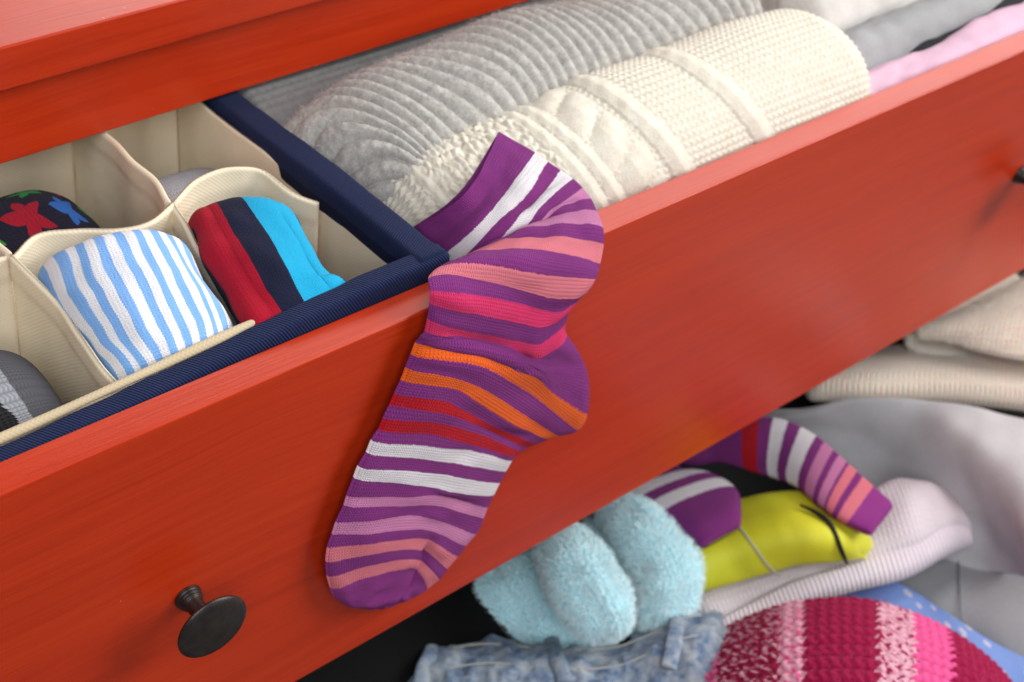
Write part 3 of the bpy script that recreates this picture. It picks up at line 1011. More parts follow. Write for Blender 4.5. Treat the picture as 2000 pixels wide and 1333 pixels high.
def grey_relief(U_, W_, s, a):
    fan = 0.016 * np.clip(1 - s * 4.2, 0, 1) * np.cos(a + 0.4) + 0.005 * np.sin(a * 1.3 + 1.0) + 0.003 * np.sin(s * 17 + a)
    x = U_ + fan * 1.2
    r = 0.0078
    f = x / r - np.floor(x / r)
    rib = np.clip(1 - np.abs(2 * f - 1) ** 2.2, 0, 1)
    tri = np.abs(2 * f - 1)
    leg = np.sin(2 * PI * (W_ / 0.0040 + tri * 0.7))
    return rib ** 0.8 * (0.0032 + 0.00012 * leg) - 0.0012 + (vnoise(U_ * 800, W_ * 800 + 90, 12) - 0.5) * 0.0006


gs, Vg, ng = roll('rolled_sweater', [(0.0225, 0.088, -0.026), (0.05, 0.099, -0.021), (0.11, 0.110, -0.017), (0.20, 0.112, -0.017), (0.282, 0.1125, -0.018)],
                  [0.042, 0.043, 0.037, 0.034, 0.033], [0.033, 0.036, 0.037, 0.037, 0.036], GREYW, None, 460, 360, grey_relief, ends=0.018, wob=0.006, seed=9, sq=0.9)
tag(gs, 'grey ribbed mohair sweater rolled up between the navy box and the dresser rail', 'sweater', 'rolled clothes in the drawer')
p_, n_ = scatter(Vg, 30000)
cen = np.array([0, 0.105, -0.023])
out = (p_ - cen) * np.array([0.05, 1, 1])
n_ = np.where((out * n_).sum(1, keepdims=True) < 0, -n_, n_)
strands('fuzz', p_, n_, M('grey_fuzz', 0.95, 0.05, 0.3).base((0.56, 0.548, 0.535, 1)).mat, gs, 0.0030, 0.00012, 0.9, 3, 0.9)

# grey waffle textile behind, in the shade of the rail
V = net([[(x, y, z + 0.002 * math.sin(x * 30 + y * 40)) for x in (0.022, 0.10, 0.20, 0.30, 0.36)] for y, z in ((0.085, -0.050), (0.125, -0.022), (0.150, -0.010), (0.19, -0.008), (0.30, -0.02))], 150, 260)
U, W = arclen(V)
wf = np.abs(np.sin(PI * U / 0.0042)) * np.abs(np.sin(PI * W / 0.0042))
o = sheet('folded_cloth', V, 0.010, fabric_knit('grey_waffle', (0.25, 0.25, 0.25, 1), (0.17, 0.17, 0.17, 1)), None, disp=(1 - wf) * 0.0008)
tag(o, 'grey waffle weave cloth lying flat in the shade under the dresser rail', 'cloth')

flatrel = lambda U_, W_, s, a: (vnoise(U_ * 30 + 3, W_ * 90 + 50, 4) - 0.5) * 0.0045 + (vnoise(U_ * 110 + 3, W_ * 160 + 50, 6) - 0.5) * 0.0016
def small_roll(name, path, r, col, label, deep=0.8, ends=0.012, sq=0.95, rz=None, seed=1, cat='clothing'):
    k = len(path)
    o, V, n = roll(name, path, [r] * k, [rz or r] * k, fabric(name + '_cloth', col, 0.0012, 0.0014, depth=0.0002), None, 130, 90, flatrel, ends=ends, wob=0.004, seed=seed, sq=sq)
    return tag(o, label, cat, 'rolled clothes in the drawer')


small_roll('rolled_shirt', [(0.296, 0.134, -0.012), (0.36, 0.137, -0.010), (0.46, 0.140, -0.010)], 0.027, (0.42, 0.42, 0.43, 1), 'light grey rolled shirt at the top edge of the picture behind the white roll', seed=2)
small_roll('rolled_shirt', [(0.296, 0.091, -0.012), (0.36, 0.093, -0.009), (0.46, 0.093, -0.009)], 0.0235, (0.68, 0.65, 0.62, 1), 'white rolled shirt between the two light grey rolls', seed=3)
small_roll('rolled_shirt', [(0.280, 0.060, -0.027), (0.36, 0.060, -0.0235), (0.48, 0.061, -0.021)], 0.0185, (0.36, 0.36, 0.37, 1), 'mid grey rolled shirt behind the pink one at the right', seed=4)
small_roll('rolled_shirt', [(0.315, 0.042, -0.040), (0.37, 0.041, -0.030), (0.48, 0.041, -0.024)], 0.018, (0.02, 0.021, 0.025, 1), 'black rolled shirt squeezed between the pink and the grey roll', seed=5)
small_roll('rolled_shirt', [(0.258, 0.027, -0.023), (0.31, 0.0275, -0.019), (0.36, 0.027, -0.0175), (0.50, 0.027, -0.016)], 0.0125, (0.72, 0.47, 0.60, 1), 'pale pink rolled shirt along the inside of the drawer front', seed=6, rz=0.016)
small_roll('rolled_shirt', [(0.335, 0.0455, -0.022), (0.385, 0.0465, -0.0180), (0.43, 0.047, -0.0165)], 0.0060, (0.05, 0.20, 0.62, 1), 'small blue rolled cloth just showing beside the black roll', seed=7, cat='cloth')
V = net([[(0.2835 + dx, y, z) for dx in (0, 0.0035)] for y, z in ((0.075, -0.05), (0.088, -0.012), (0.108, 0.008), (0.135, -0.010), (0.142, -0.05))], 40, 6)

# ------------------------------------------------------------------ clothes heaped on the floor below
def zn(rows_, nu, nv):
    """net of picture points with heights -> smooth surface"""
    return net([[PZ(x, y, z) for x, y, z in r] for r in rows_], nu, nv)


# black garment, spread wide to stand in for the shade under the drawer
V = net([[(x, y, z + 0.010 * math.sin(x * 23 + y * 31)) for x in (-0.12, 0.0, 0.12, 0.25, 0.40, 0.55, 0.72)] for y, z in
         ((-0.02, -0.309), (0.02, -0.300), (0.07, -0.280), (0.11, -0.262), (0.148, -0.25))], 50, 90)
o = sheet('black_shade_trousers', V, 0.012, BLACKC)
tag(o, 'black crumpled trousers also standing in for the shade under the open drawer', 'trousers')

# grey felt jacket
V = zn([[(1440, 800, -0.285), (1560, 802, -0.262), (1680, 778, -0.238), (1850, 788, -0.228), (2010, 830, -0.225), (2160, 900, -0.23)],
        [(1500, 850, -0.292), (1600, 850, -0.275), (1720, 860, -0.262), (1860, 850, -0.232), (2000, 890, -0.222), (2170, 960, -0.225)],
        [(1560, 920, -0.295), (1650, 920, -0.288), (1760, 945, -0.280), (1890, 930, -0.246), (2010, 965, -0.222), (2170, 1030, -0.222)],
        [(1620, 1000, -0.298), (1700, 1000, -0.292), (1820, 1040, -0.286), (1930, 1030, -0.262), (2020, 1060, -0.228), (2170, 1110, -0.222)],
        [(1680, 1100, -0.300), (1760, 1080, -0.297), (1880, 1120, -0.292), (1975, 1120, -0.275), (2050, 1150, -0.240), (2180, 1200, -0.228)]], 90, 120)
FELT = fabric('grey_felt', (0.55, 0.545, 0.565, 1), sheen=0.4, depth=0.0003)
jk = empty('felt_jacket', PZ(1850, 950, -0.30), 'soft grey felt jacket draped over the right of the heap below the drawer', 'jacket')
sheet('body', V, 0.008, FELT, jk, disp=(vnoise(*[k * 22 for k in arclen(V)], 27) - 0.5) * 0.008 + (vnoise(*[k * 55 for k in arclen(V)], 28) - 0.5) * 0.0022)
V = zn([[(1690, 1125, -0.300), (1780, 1110, -0.294), (1900, 1085, -0.288), (2010, 1060, -0.282), (2100, 1040, -0.28)],
        [(1760, 1190, -0.300), (1840, 1175, -0.292), (1930, 1165, -0.284), (2020, 1150, -0.278), (2120, 1130, -0.278)],
        [(1840, 1240, -0.303), (1900, 1235, -0.294), (1960, 1235, -0.287), (2040, 1230, -0.282), (2140, 1220, -0.28)],
        [(1900, 1275, -0.306), (1950, 1285, -0.298), (2000, 1295, -0.292), (2070, 1300, -0.288), (2160, 1300, -0.286)]], 60, 80)
sheet('flap', V, 0.006, fabric('grey_felt_flap', (0.36, 0.365, 0.38, 1), sheen=0.3, depth=0.0003), jk)
seamc = M('dark_seam', 0.9, 0.1).base((0.16, 0.16, 0.17, 1)).mat
tube('seam', [PZ(1872, 1098, -0.2845), PZ(1874, 1150, -0.283), PZ(1876, 1200, -0.2845), PZ(1880, 1245, -0.290)], 0.00035, seamc, jk, 40, 8)

# peach cream folded sweaters at the right
PEACH = fabric('peach_knit', (0.90, 0.77, 0.66, 1), 0.0030, 0.0034, depth=0.0012, sheen=0.35)
pb = PEACH.node_tree.nodes['Principled BSDF']
pb.inputs['Subsurface Weight'].default_value = 0.5
pb.inputs['Subsurface Radius'].default_value = (1.0, 0.35, 0.12)
pb.inputs['Subsurface Scale'].default_value = 0.012
pe = empty('folded_sweater', PZ(1850, 720, -0.27), 'cream peach sweater folded in layers behind the grey jacket', 'sweater')


def extruded(prof, y0, y1, dz, n1, n2):
    P0 = [PY(a, b, y0) for a, b in prof]
    out = []
    for k in range(5):
        q = k / 4
        out.append([p + np.array([0.02 * q, (y1 - y0) * q, dz * q - 0.004 * q * q]) for p in P0])
    return net(out, n2, n1)


V = zn([[(1570, 768, -0.268), (1700, 775, -0.262), (1850, 782, -0.258), (2000, 800, -0.256), (2150, 830, -0.256)],
        [(1580, 755, -0.262), (1700, 755, -0.252), (1850, 752, -0.246), (2000, 765, -0.244), (2150, 790, -0.244)],
        [(1620, 728, -0.263), (1730, 722, -0.252), (1860, 715, -0.246), (2000, 722, -0.244), (2150, 740, -0.244)],
        [(1650, 705, -0.268), (1750, 690, -0.258), (1870, 670, -0.252), (2000, 660, -0.250), (2150, 650, -0.250)]], 50, 110)
sheet('fold', V, 0.016, PEACH, pe, edge=0.009)
prof = [(2150, 735), (2030, 722), (1940, 718), (1850, 706), (1800, 694), (1783, 676), (1797, 656), (1840, 652), (1900, 668), (1960, 668), (2060, 662)]
P0 = np.array([PZ(a, b, z) for (a, b), z in zip(prof, (-0.243, -0.243, -0.2425, -0.242, -0.242, -0.238, -0.231, -0.228, -0.227, -0.226, -0.224))])
Vf = net([P0 + np.array(d) for d in ((0, 0, 0), (0.014, 0.02, 0.002), (0.030, 0.045, 0.0), (0.05, 0.075, -0.010))], 40, 160)
sheet('fold', Vf, 0.0085, PEACH, pe)
V = zn([[(1792, 662, -0.230), (1850, 668, -0.226), (1920, 690, -0.224), (2000, 705, -0.222), (2150, 720, -0.222)],
        [(1790, 645, -0.226), (1860, 640, -0.218), (1930, 640, -0.214), (2010, 640, -0.212), (2150, 640, -0.212)],
        [(1840, 628, -0.228), (1900, 610, -0.219), (1960, 590, -0.214), (2030, 575, -0.212), (2150, 560, -0.212)],
        [(1900, 605, -0.236), (1950, 580, -0.228), (2000, 555, -0.222), (2060, 530, -0.218), (2160, 500, -0.218)]], 40, 90)
sheet('fold', V, 0.007, PEACH, pe)

PFZ = M('peach_fuzz', 0.95, 0.05, 0.3).base((0.88, 0.78, 0.68, 1)).mat
for V_ in (V, Vf):
    p_, n_ = scatter(V_, 4000)
    strands('fuzz', p_ + n_ * 0.0036, n_, PFZ, pe, 0.0032, 0.00022, 0.8, 3, 0.9)

# lilac sweater with ribbed hem
def ribs(V, r, amp):
    U_, W_ = arclen(V)
    return U_, W_, amp * np.abs(np.sin(PI * W_ / r))


LILW = fabric('lilac_knit', (0.70, 0.63, 0.68, 1), 0.0026, 0.0028, depth=0.0005, sheen=0.4)
li = empty('knit_sweater', PZ(1650, 1100, -0.29), 'pale lilac knit sweater with ribbed hem under the yellow shoe', 'sweater')
V = zn([[(1340, 1120, -0.290), (1450, 1060, -0.284), (1600, 1010, -0.276), (1720, 955, -0.262), (1800, 945, -0.262), (1860, 975, -0.266)],
        [(1345, 1160, -0.286), (1470, 1110, -0.278), (1620, 1060, -0.270), (1740, 1000, -0.252), (1820, 985, -0.250), (1885, 1010, -0.258)],
        [(1350, 1200, -0.284), (1480, 1150, -0.276), (1630, 1105, -0.268), (1750, 1055, -0.254), (1830, 1025, -0.252), (1897, 1035, -0.260)],
        [(1375, 1262, -0.292), (1500, 1205, -0.284), (1630, 1150, -0.276), (1750, 1100, -0.266), (1835, 1060, -0.264), (1895, 1058, -0.270)]], 110, 300)
sheet('body', V, 0.012, LILW, li, disp=(vnoise(*[k * 60 for k in arclen(V)], 3) - 0.5) * 0.006, edge=0.010)
hemrow = [(1385, 1255, -0.282), (1470, 1212, -0.276), (1560, 1165, -0.270), (1660, 1135, -0.265), (1760, 1108, -0.259), (1840, 1066, -0.257), (1893, 1045, -0.262)]
hem2 = [(1378, 1225, -0.280), (1462, 1180, -0.274), (1550, 1135, -0.268), (1650, 1105, -0.262), (1750, 1070, -0.255), (1828, 1030, -0.252), (1880, 1010, -0.257)]
hem3 = [(1388, 1272, -0.288), (1475, 1230, -0.283), (1565, 1182, -0.277), (1665, 1150, -0.272), (1765, 1124, -0.267), (1845, 1080, -0.265), (1897, 1058, -0.269)]
V = zn([hem2, hemrow, hem3], 40, 420)
U_, W_, r_ = ribs(V, 0.0028, 0.0008)
sheet('ribbed_hem', V, 0.007, fabric('lilac_rib', (0.72, 0.65, 0.71, 1), sheen=0.4), li, disp=r_, edge=0.005)

# yellow shoe: padded upper with a seam and a dark slit line
ye = empty('yellow_shoe', PZ(1500, 1060, -0.28), 'acid yellow padded shoe with grey seam lying under the striped sock', 'shoe')
YEL = fabric('yellow_nylon', (0.60, 0.60, 0.025, 1), sheen=0.1, depth=0.0001, rough=0.6, spec=0.4, var=0.08)
V = zn([[(1150, 1010, -0.286), (1290, 1010, -0.276), (1400, 990, -0.262), (1500, 970, -0.246), (1590, 975, -0.240), (1660, 1030, -0.244), (1690, 1062, -0.262)],
        [(1180, 1080, -0.280), (1310, 1060, -0.268), (1420, 1030, -0.254), (1520, 1005, -0.238), (1600, 1015, -0.234), (1655, 1050, -0.240), (1688, 1070, -0.264)],
        [(1220, 1140, -0.278), (1330, 1110, -0.264), (1440, 1075, -0.250), (1540, 1050, -0.236), (1610, 1050, -0.234), (1650, 1068, -0.242), (1680, 1080, -0.268)],
        [(1260, 1195, -0.286), (1360, 1160, -0.276), (1470, 1128, -0.264), (1560, 1102, -0.252), (1620, 1092, -0.250), (1655, 1088, -0.254), (1676, 1088, -0.272)]], 90, 160)
sheet('upper', V, 0.012, YEL, ye, edge=0.008, disp=(vnoise(*[k * 45 for k in arclen(V)], 17) - 0.5) * 0.004 + (vnoise(*[k * 110 for k in arclen(V)], 18) - 0.5) * 0.0012)
def on_net(V, pts, lift):
    """curve lying on surface V at (u, v) in 0..1"""
    n = normals(V)
    if (n.mean((0, 1)) * (CAM - V.mean((0, 1)))).sum() < 0:
        n = -n
    out = []
    for a, b in pts:
        i, j = int(a * (V.shape[0] - 1)), int(b * (V.shape[1] - 1))
        out.append(V[i, j] + n[i, j] * lift)
    return out


def pix_on(V, px, py, lift):
    """surface sample of V nearest to a line of sight, lifted along its normal"""
    n = normals(V)
    if (n.mean((0, 1)) * (CAM - V.mean((0, 1)))).sum() < 0:
        n = -n
    d = ray(px, py)
    d = d / np.linalg.norm(d)
    q = V - CAM
    e = np.linalg.norm(q - (q @ d)[..., None] * d, axis=2)
    i, j = np.unravel_index(np.argmin(e), e.shape)
    return V[i, j] + n[i, j] * lift


tube('seam', [pix_on(V, *p, 0.0071) for p in ((1448, 1040), (1470, 1062), (1492, 1084), (1512, 1100), (1524, 1108))], 0.0007, M('grey_thread', 0.8, 0.2).base((0.33, 0.32, 0.26, 1)).mat, ye, 50, 8)
tube('slit_line', [pix_on(V, *p, 0.0070) for p in ((1560, 1008), (1588, 1022), (1612, 1040), (1632, 1060), (1642, 1080))], [0.0006, 0.0012, 0.0014, 0.0013, 0.0008], M('slit_black', 0.7, 0.3).base((0.01, 0.01, 0.008, 1)).mat, ye, 50, 10)  # black strip stands in for the shade inside the slit

# second purple sock, bent double: cuff on the left, toe on the right
s2 = [(0.0, PUR), (0.155, WHI), (0.195, PUR), (0.225, WHI), (0.26, PUR), (0.30, LIL), (0.325, PUR), (0.36, LIL), (0.385, PUR), (0.59, REDS), (0.632, PUR),
      (0.665, WHI), (0.705, PUR), (0.735, WHI), (0.775, PUR), (0.80, LIL), (0.825, PUR), (0.84, LIL), (0.865, PUR), (0.875, SAL), (0.898, PUR), (0.912, SAL), (0.938, TOE)]
def z_pt(p):
    return PZ(*p)


s2rows = [((1372, 1072, -0.247), (1446, 1032, -0.242)), ((1338, 1042, -0.246), (1448, 1000, -0.240)), ((1290, 1012, -0.251), (1440, 958, -0.246)), ((1232, 988, -0.259), (1392, 928, -0.254)),
          ((1170, 965, -0.266), (1330, 915, -0.262)), ((1200, 900, -0.262), (1320, 870, -0.268)), ((1300, 850, -0.245), (1360, 905, -0.262)),
          ((1400, 815, -0.236), (1410, 905, -0.254)), ((1470, 815, -0.231), (1475, 925, -0.246)), ((1530, 820, -0.2265), (1516, 937, -0.240)), ((1590, 850, -0.224), (1556, 953, -0.232)),
          ((1640, 893, -0.223), (1598, 988, -0.226)), ((1690, 940, -0.224), (1640, 1016, -0.224)), ((1745, 990, -0.230), (1702, 1046, -0.228))]
base = np.stack([np.array([z_pt(a), z_pt(a) * 0.66 + z_pt(b) * 0.34, z_pt(a) * 0.33 + z_pt(b) * 0.67, z_pt(b)]) for a, b in s2rows])
V2 = np.swapaxes(crp(np.swapaxes(crp(base, 150), 0, 1), 40), 0, 1)
n2 = normals(V2)
if (n2.mean((0, 1)) * (CAM - V2.mean((0, 1)))).sum() < 0:
    n2 = -n2
t2 = np.linspace(0, 1, 40)
pr2 = (1 - np.abs(2 * t2 - 1) ** 2.6) ** 0.5
e2 = np.clip(np.minimum(np.linspace(0, 1, 150), np.linspace(1, 0, 150)) / 0.012, 0.05, 1) ** 0.5
h2 = 0.0062 * pr2[None] * e2[:, None]
A2 = np.concatenate([V2 + n2 * h2[..., None], (V2 - n2 * h2[..., None])[:, ::-1]], 1)
U2, W2 = arclen(V2)
pt2 = np.meshgrid(np.linspace(0, 1, 150), t2, indexing='ij')
o = grid('striped_sock', A2, sock_mat('striped_sock_knit_two', s2, 60, 0.004, 0.0009, 0.0011), None, (np.concatenate([U2, U2], 1), np.concatenate([W2, W2 + 0.1], 1)),
         (np.concatenate([pt2[0], pt2[0]], 1), np.concatenate([pt2[1], pt2[1]], 1)), closedv=True)
tag(o, 'purple striped sock bent double on the yellow shoe below the drawer', 'sock', 'purple striped socks')

# blue dotted cloth
bm_ = M('blue_dotted_cotton', 0.85, 0.2, 0.15)
uv, u, v = bm_.uv('m')
vo = bm_.n('ShaderNodeTexVoronoi')
bm_.set(vo.inputs['Vector'], uv)
vo.inputs['Scale'].default_value = 110
dot = bm_.m('LESS_THAN', vo.outputs['Distance'], 0.27)
bm_.base(bm_.mix(dot, (0.20, 0.31, 0.66, 1), (0.56, 0.55, 0.68, 1)))
bm_.bump(bm_.noise(bm_.obj(), 120, 3), 0.0006)
V = zn([[(1560, 1190, -0.300), (1640, 1150, -0.288), (1740, 1138, -0.280), (1830, 1190, -0.284), (1920, 1250, -0.290), (2020, 1300, -0.292), (2120, 1350, -0.294)],
        [(1600, 1230, -0.300), (1680, 1200, -0.286), (1760, 1195, -0.279), (1850, 1240, -0.283), (1940, 1290, -0.288), (2040, 1340, -0.290), (2130, 1390, -0.292)],
        [(1650, 1290, -0.304), (1720, 1270, -0.296), (1790, 1265, -0.290), (1880, 1310, -0.292), (1970, 1370, -0.294), (2060, 1410, -0.296), (2150, 1450, -0.297)]], 50, 110)
o = sheet('dotted_cloth', V, 0.006, bm_.mat)
tag(o, 'blue cotton cloth with pale dots tucked behind the pink knit hat', 'cloth')

# pink hat: chunky stitches, ribs run left to right, colours change along the rib
V = zn([[(1385, 1276, -0.285), (1455, 1229, -0.272), (1560, 1194, -0.256), (1690, 1190, -0.250), (1820, 1234, -0.254), (1920, 1304, -0.266), (1985, 1384, -0.284)],
        [(1375, 1314, -0.268), (1450, 1276, -0.250), (1560, 1246, -0.232), (1690, 1244, -0.225), (1830, 1286, -0.230), (1935, 1349, -0.243), (2010, 1434, -0.270)],
        [(1370, 1364, -0.256), (1445, 1339, -0.238), (1560, 1314, -0.220), (1690, 1312, -0.213), (1830, 1349, -0.218), (1945, 1404, -0.232), (2030, 1474, -0.262)],
        [(1370, 1434, -0.252), (1445, 1414, -0.234), (1560, 1399, -0.216), (1690, 1399, -0.209), (1830, 1424, -0.214), (1950, 1469, -0.228), (2040, 1534, -0.258)],
        [(1380, 1534, -0.262), (1450, 1524, -0.246), (1560, 1514, -0.230), (1690, 1514, -0.224), (1830, 1534, -0.228), (1940, 1574, -0.242), (2030, 1614, -0.268)]], 260, 420)
U, W = arclen(V)
wale = 0.0088
f = U / wale - np.floor(U / wale)
tri = np.abs(2 * f - 1)
leg = np.sin(2 * PI * (W / 0.0052 - tri * 0.55))
hat_h = (1 - tri ** 3.0) * (0.0030 + 0.0004 * leg) - 0.0010
hm = M('pink_chunky_wool', 0.95, 0.08, 0.3)
uv, u, v = hm.uv('m')
pv, pu, pw = hm.uv('pat')
CR, PK, LP = (0.30, 0.008, 0.055, 1), (0.75, 0.10, 0.30, 1), (0.72, 0.40, 0.50, 1)
fu = hm.m('FRACT', hm.m('DIVIDE', u, wale))
trn = hm.m('ABSOLUTE', hm.m('MULTIPLY_ADD', fu, 2.0, -1.0))
cell = hm.n('ShaderNodeCombineXYZ')
hm.set(cell.inputs[0], hm.m('DIVIDE', u, wale * 0.42))
hm.set(cell.inputs[1], hm.m('SUBTRACT', hm.m('DIVIDE', v, 0.0052), hm.m('MULTIPLY', trn, 0.55)))
w1 = hm.n('ShaderNodeTexNoise')
hm.set(w1.inputs['Vector'], cell.outputs[0])
w1.inputs['Scale'].default_value = 1.6
w1.inputs['Detail'].default_value = 2
jag = hm.m('ADD', pw, hm.m('MULTIPLY', hm.m('SUBTRACT', trn, 0.5), 0.02))
solid = hm.stripes(jag, [(0.0, PK), (0.10, CR), (0.29, LP), (0.35, CR), (0.52, LP), (0.60, PK), (0.69, CR)])
mel = hm.stripes(jag, [(0.0, LP), (0.10, LP), (0.29, PK), (0.35, CR), (0.52, CR), (0.60, PK), (0.69, CR)])
hc = hm.mix(hm.m('SMOOTH_MIN', 1.0, hm.m('MAXIMUM', 0.0, hm.m('MULTIPLY_ADD', w1.outputs[0], 12.0, -6.2)), 0.1), solid, mel)
nzh = hm.noise(hm.obj(), 900, 3)
hc = hm.mix(hm.m('MULTIPLY', nzh, 0.3), hc, hm.mix(0.5, hc, (0.02, 0.002, 0.005, 1)))
hm.base(hc)
hm.bump(nzh, 0.0004)
o = sheet('knit_hat', V, 0.010, hm.mat, disp=hat_h)
p_, n_ = scatter(V, 5000)
strands('fuzz', p_ + n_ * 0.0055, n_, M('pink_fuzz', 0.95, 0.05, 0.3).base((0.50, 0.08, 0.20, 1)).mat, o, 0.0034, 0.00018, 0.8, 3, 0.9)
tag(o, 'chunky knit hat in crimson, pink and pale pink bands at the bottom right', 'hat')

# fluffy blue sock pair
FL = M('sky_blue_fleece', 0.95, 0.05, 0.5)
FL.base(FL.ramp(FL.noise(FL.obj(), 500, 3), [(0.3, (0.48, 0.83, 0.92, 1)), (0.7, (0.60, 0.88, 0.95, 1))]))
FL.bump(FL.noise(FL.obj(), 600, 3), 0.001)
FLP = M('sky_blue_pile', 0.95, 0.05, 0.4).base((0.78, 0.94, 0.97, 1)).mat
fluffy = empty('fluffy_sock', PZ(1180, 1180, -0.30), 'fluffy sky blue bed sock balled up with its folded cuff facing right', 'sock')


def blob_path(name, path, rad, flat, parent, tufts_n, seed=1, tl=0.0034):
    P = np.array([PZ(*p) for p in path])
    nseg, sides = 240, 200
    C = crp(P, nseg)
    R = crp(np.array(rad, float), nseg)
    T = np.gradient(C, axis=0)
    T /= np.linalg.norm(T, axis=1, keepdims=True)
    view = CAM - C
    view /= np.linalg.norm(view, axis=1, keepdims=True)
    A_ = np.cross(T, view)
    A_ /= np.linalg.norm(A_, axis=1, keepdims=True)
    B_ = np.cross(A_, T)
    a = np.linspace(0, 2 * PI, sides, endpoint=False)
    s = np.linspace(0, 1, nseg)
    pr = np.clip(1 - np.abs(2 * s - 1) ** 5, 0, 1) ** 0.5
    V = C[:, None] + (R * pr)[:, None, None] * (A_[:, None] * np.cos(a)[None, :, None] + B_[:, None] * flat * np.sin(a)[None, :, None])
    k = (vnoise(s[:, None] * 7 + 3, (a[None] + 2) * 2.0, seed) - 0.5) * 0.004
    d = V - C[:, None]
    V = V + d / (np.linalg.norm(d, axis=2, keepdims=True) + 1e-9) * k[..., None]
    n = normals(V, True)
    if (n * d).sum() < 0:
        n = -n
    Ul = np.repeat(np.concatenate([[0], np.cumsum(np.linalg.norm(np.diff(C, axis=0), axis=1))])[:, None], sides, 1)
    Al = np.repeat((a * np.mean(rad))[None], nseg, 0) + 0.5
    c_ = 0.0024
    gx = Ul / c_ + (vnoise(Ul * 240, Al * 240, seed + 20) - 0.5) * 0.9
    gy = Al / c_ + (vnoise(Ul * 240 + 9, Al * 240, seed + 30) - 0.5) * 0.9
    gx = gx + 0.5 * (np.floor(gy) % 2)
    fx, fy = gx - np.floor(gx) - 0.5, gy - np.floor(gy) - 0.5
    nub = np.clip(1 - (fx ** 2 + fy ** 2) * 3.6, 0, 1) ** 0.6 * (0.0010 + 0.0012 * vnoise(Ul * 260, Al * 260, seed + 40))
    V = V + n * (nub * pr[:, None])[..., None]
    o = grid(name, V, FL.mat, parent, closedv=True)
    if (n * d).sum() < 0:
        n = -n
    i, j = rng.integers(1, nseg - 1, tufts_n), rng.integers(0, sides, tufts_n)
    fr = rng.random((tufts_n, 1))
    fr2 = rng.random((tufts_n, 1))
    pts = V[i, j] * (1 - fr) + V[i - 1, j] * fr
    pts = pts + (V[i, (j + 1) % sides] - V[i, j]) * fr2
    strands('pile', pts, n[i, j], FLP, o, tl * 0.95, 0.00040, 0.45, 3, 1.0, sides=2)
    return o


blob_path('cuff', [(1080, 1055, -0.262), (1102, 1082, -0.252), (1135, 1132, -0.245), (1172, 1190, -0.248), (1196, 1240, -0.260)], [0.012, 0.0145, 0.0170, 0.0160, 0.011], 0.95, fluffy, 20000, 2)
blob_path('cuff', [(1175, 1010, -0.272), (1225, 1022, -0.262), (1275, 1070, -0.256), (1305, 1125, -0.258), (1300, 1180, -0.266), (1262, 1235, -0.276)], [0.010, 0.014, 0.0165, 0.0165, 0.015, 0.010], 0.9, fluffy, 20000, 3)
blob_path('sole', [(1130, 1030, -0.284), (1175, 1075, -0.283), (1225, 1130, -0.281), (1250, 1190, -0.284), (1240, 1240, -0.289)], [0.012, 0.016, 0.018, 0.018, 0.012], 0.7, fluffy, 8000, 5, 0.0022)
blob_path('foot', [(905, 1138, -0.300), (972, 1174, -0.296), (1055, 1208, -0.294), (1130, 1240, -0.293), (1200, 1258, -0.295)], [0.012, 0.0155, 0.0175, 0.0150, 0.010], 0.9, fluffy, 9000, 4, 0.0026)
blob_path('foot', [(985, 1085, -0.292), (1015, 1115, -0.288), (1050, 1150, -0.285), (1090, 1195, -0.286), (1150, 1240, -0.290)], [0.014, 0.018, 0.018, 0.015, 0.010], 0.9, fluffy, 9000, 6, 0.0026)

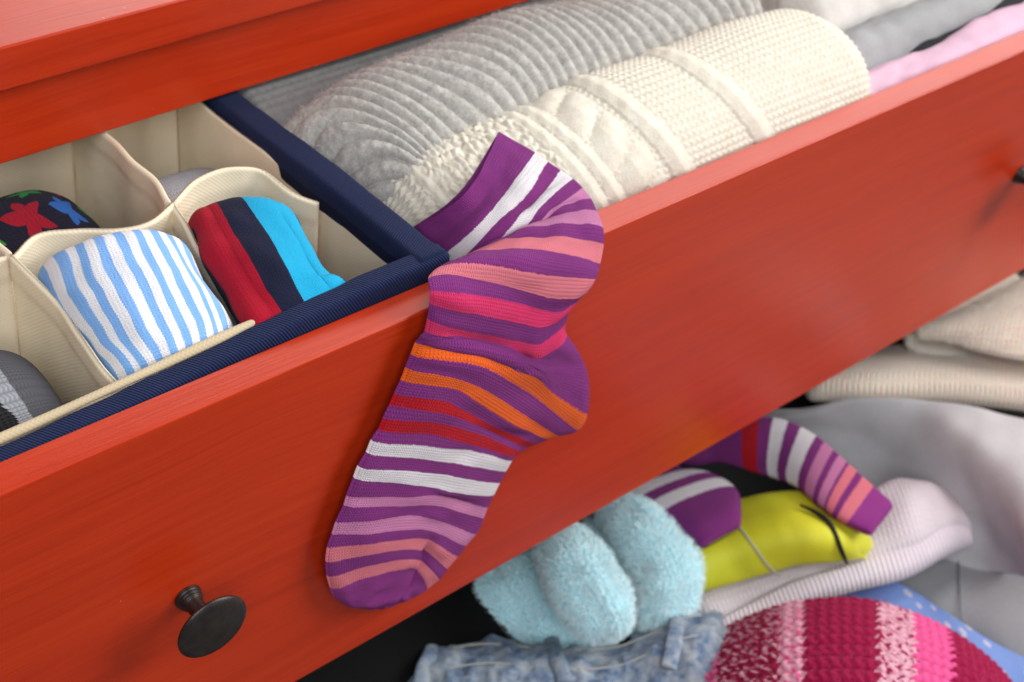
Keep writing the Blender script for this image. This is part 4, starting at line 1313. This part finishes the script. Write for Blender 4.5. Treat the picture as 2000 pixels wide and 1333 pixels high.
# jeans
dm = M('pale_denim', 0.85, 0.2, 0.15)
uv, u, v = dm.uv('m')
w_ = dm.m('SINE', dm.m('MULTIPLY', dm.m('ADD', u, v), 2 * PI / 0.0012))
nzb = dm.noise(dm.obj(), 95, 4, 0.65)
nzf = dm.noise(dm.obj(), 160, 4, 0.7, (1, 1, 1))
fd = dm.m('ADD', dm.m('MULTIPLY', nzb, 0.55), dm.m('ADD', dm.m('MULTIPLY', nzf, 0.4), dm.m('MULTIPLY', w_, 0.04)))
dm.base(dm.ramp(fd, [(0.34, (0.10, 0.18, 0.34, 1)), (0.44, (0.30, 0.40, 0.55, 1)), (0.53, (0.48, 0.55, 0.63, 1)), (0.64, (0.66, 0.67, 0.66, 1))]))
dm.bump(dm.m('ADD', w_, dm.m('MULTIPLY', nzb, 6)), 0.00025)
DEN = dm.mat
stit = M('pale_thread', 0.8, 0.2).base((0.44, 0.43, 0.40, 1)).mat
je = empty('jeans', PZ(1100, 1310, -0.30), 'washed out pale blue jeans with waistband and belt loops below the fluffy sock', 'jeans')
V = zn([[(790, 1300, -0.300), (860, 1272, -0.294), (960, 1255, -0.290), (1080, 1272, -0.286), (1200, 1268, -0.282), (1290, 1230, -0.276), (1360, 1200, -0.272), (1408, 1210, -0.278)],
        [(788, 1320, -0.292), (865, 1298, -0.282), (965, 1290, -0.276), (1085, 1300, -0.272), (1205, 1296, -0.268), (1300, 1262, -0.260), (1375, 1232, -0.256), (1418, 1238, -0.268)],
        [(785, 1360, -0.288), (870, 1345, -0.276), (970, 1340, -0.270), (1090, 1345, -0.266), (1210, 1338, -0.262), (1310, 1306, -0.254), (1385, 1275, -0.252), (1422, 1270, -0.266)],
        [(785, 1440, -0.290), (870, 1440, -0.276), (970, 1440, -0.268), (1090, 1440, -0.264), (1215, 1430, -0.260), (1320, 1400, -0.254), (1395, 1370, -0.254), (1430, 1350, -0.270)]], 70, 240)
U_, W_ = arclen(V)
sheet('denim', V, 0.007, DEN, je, disp=(vnoise(W_ * 120, U_ * 60, 11) - 0.5) * 0.005 + (vnoise(W_ * 300, U_ * 150, 12) - 0.5) * 0.0018)
Vj = V
for pts in (((858, 1276), (848, 1300), (838, 1322), (832, 1350)), ((1080, 1276), (1084, 1298), (1094, 1322), (1104, 1350)), ((1330, 1218), (1328, 1245), (1320, 1280), (1306, 1320))):
    P = [pix_on(Vj, a, b, 0.0058) for a, b in pts]
    P[0] = P[0] + np.array([0.003, 0.004, -0.004])
    tube('belt_loop', P, 0.0042, DEN, je, 40, 12, 0.35, ref=CAM - P[1])
for off in (0, 36):
    P = [pix_on(Vj, a, b + off, 0.0040) for a, b in ((822, 1300), (870, 1284), (960, 1272), (1080, 1284), (1200, 1280), (1290, 1246), (1360, 1218), (1405, 1226))]
    tube('seam', P, 0.0005, stit, je, 120, 6)
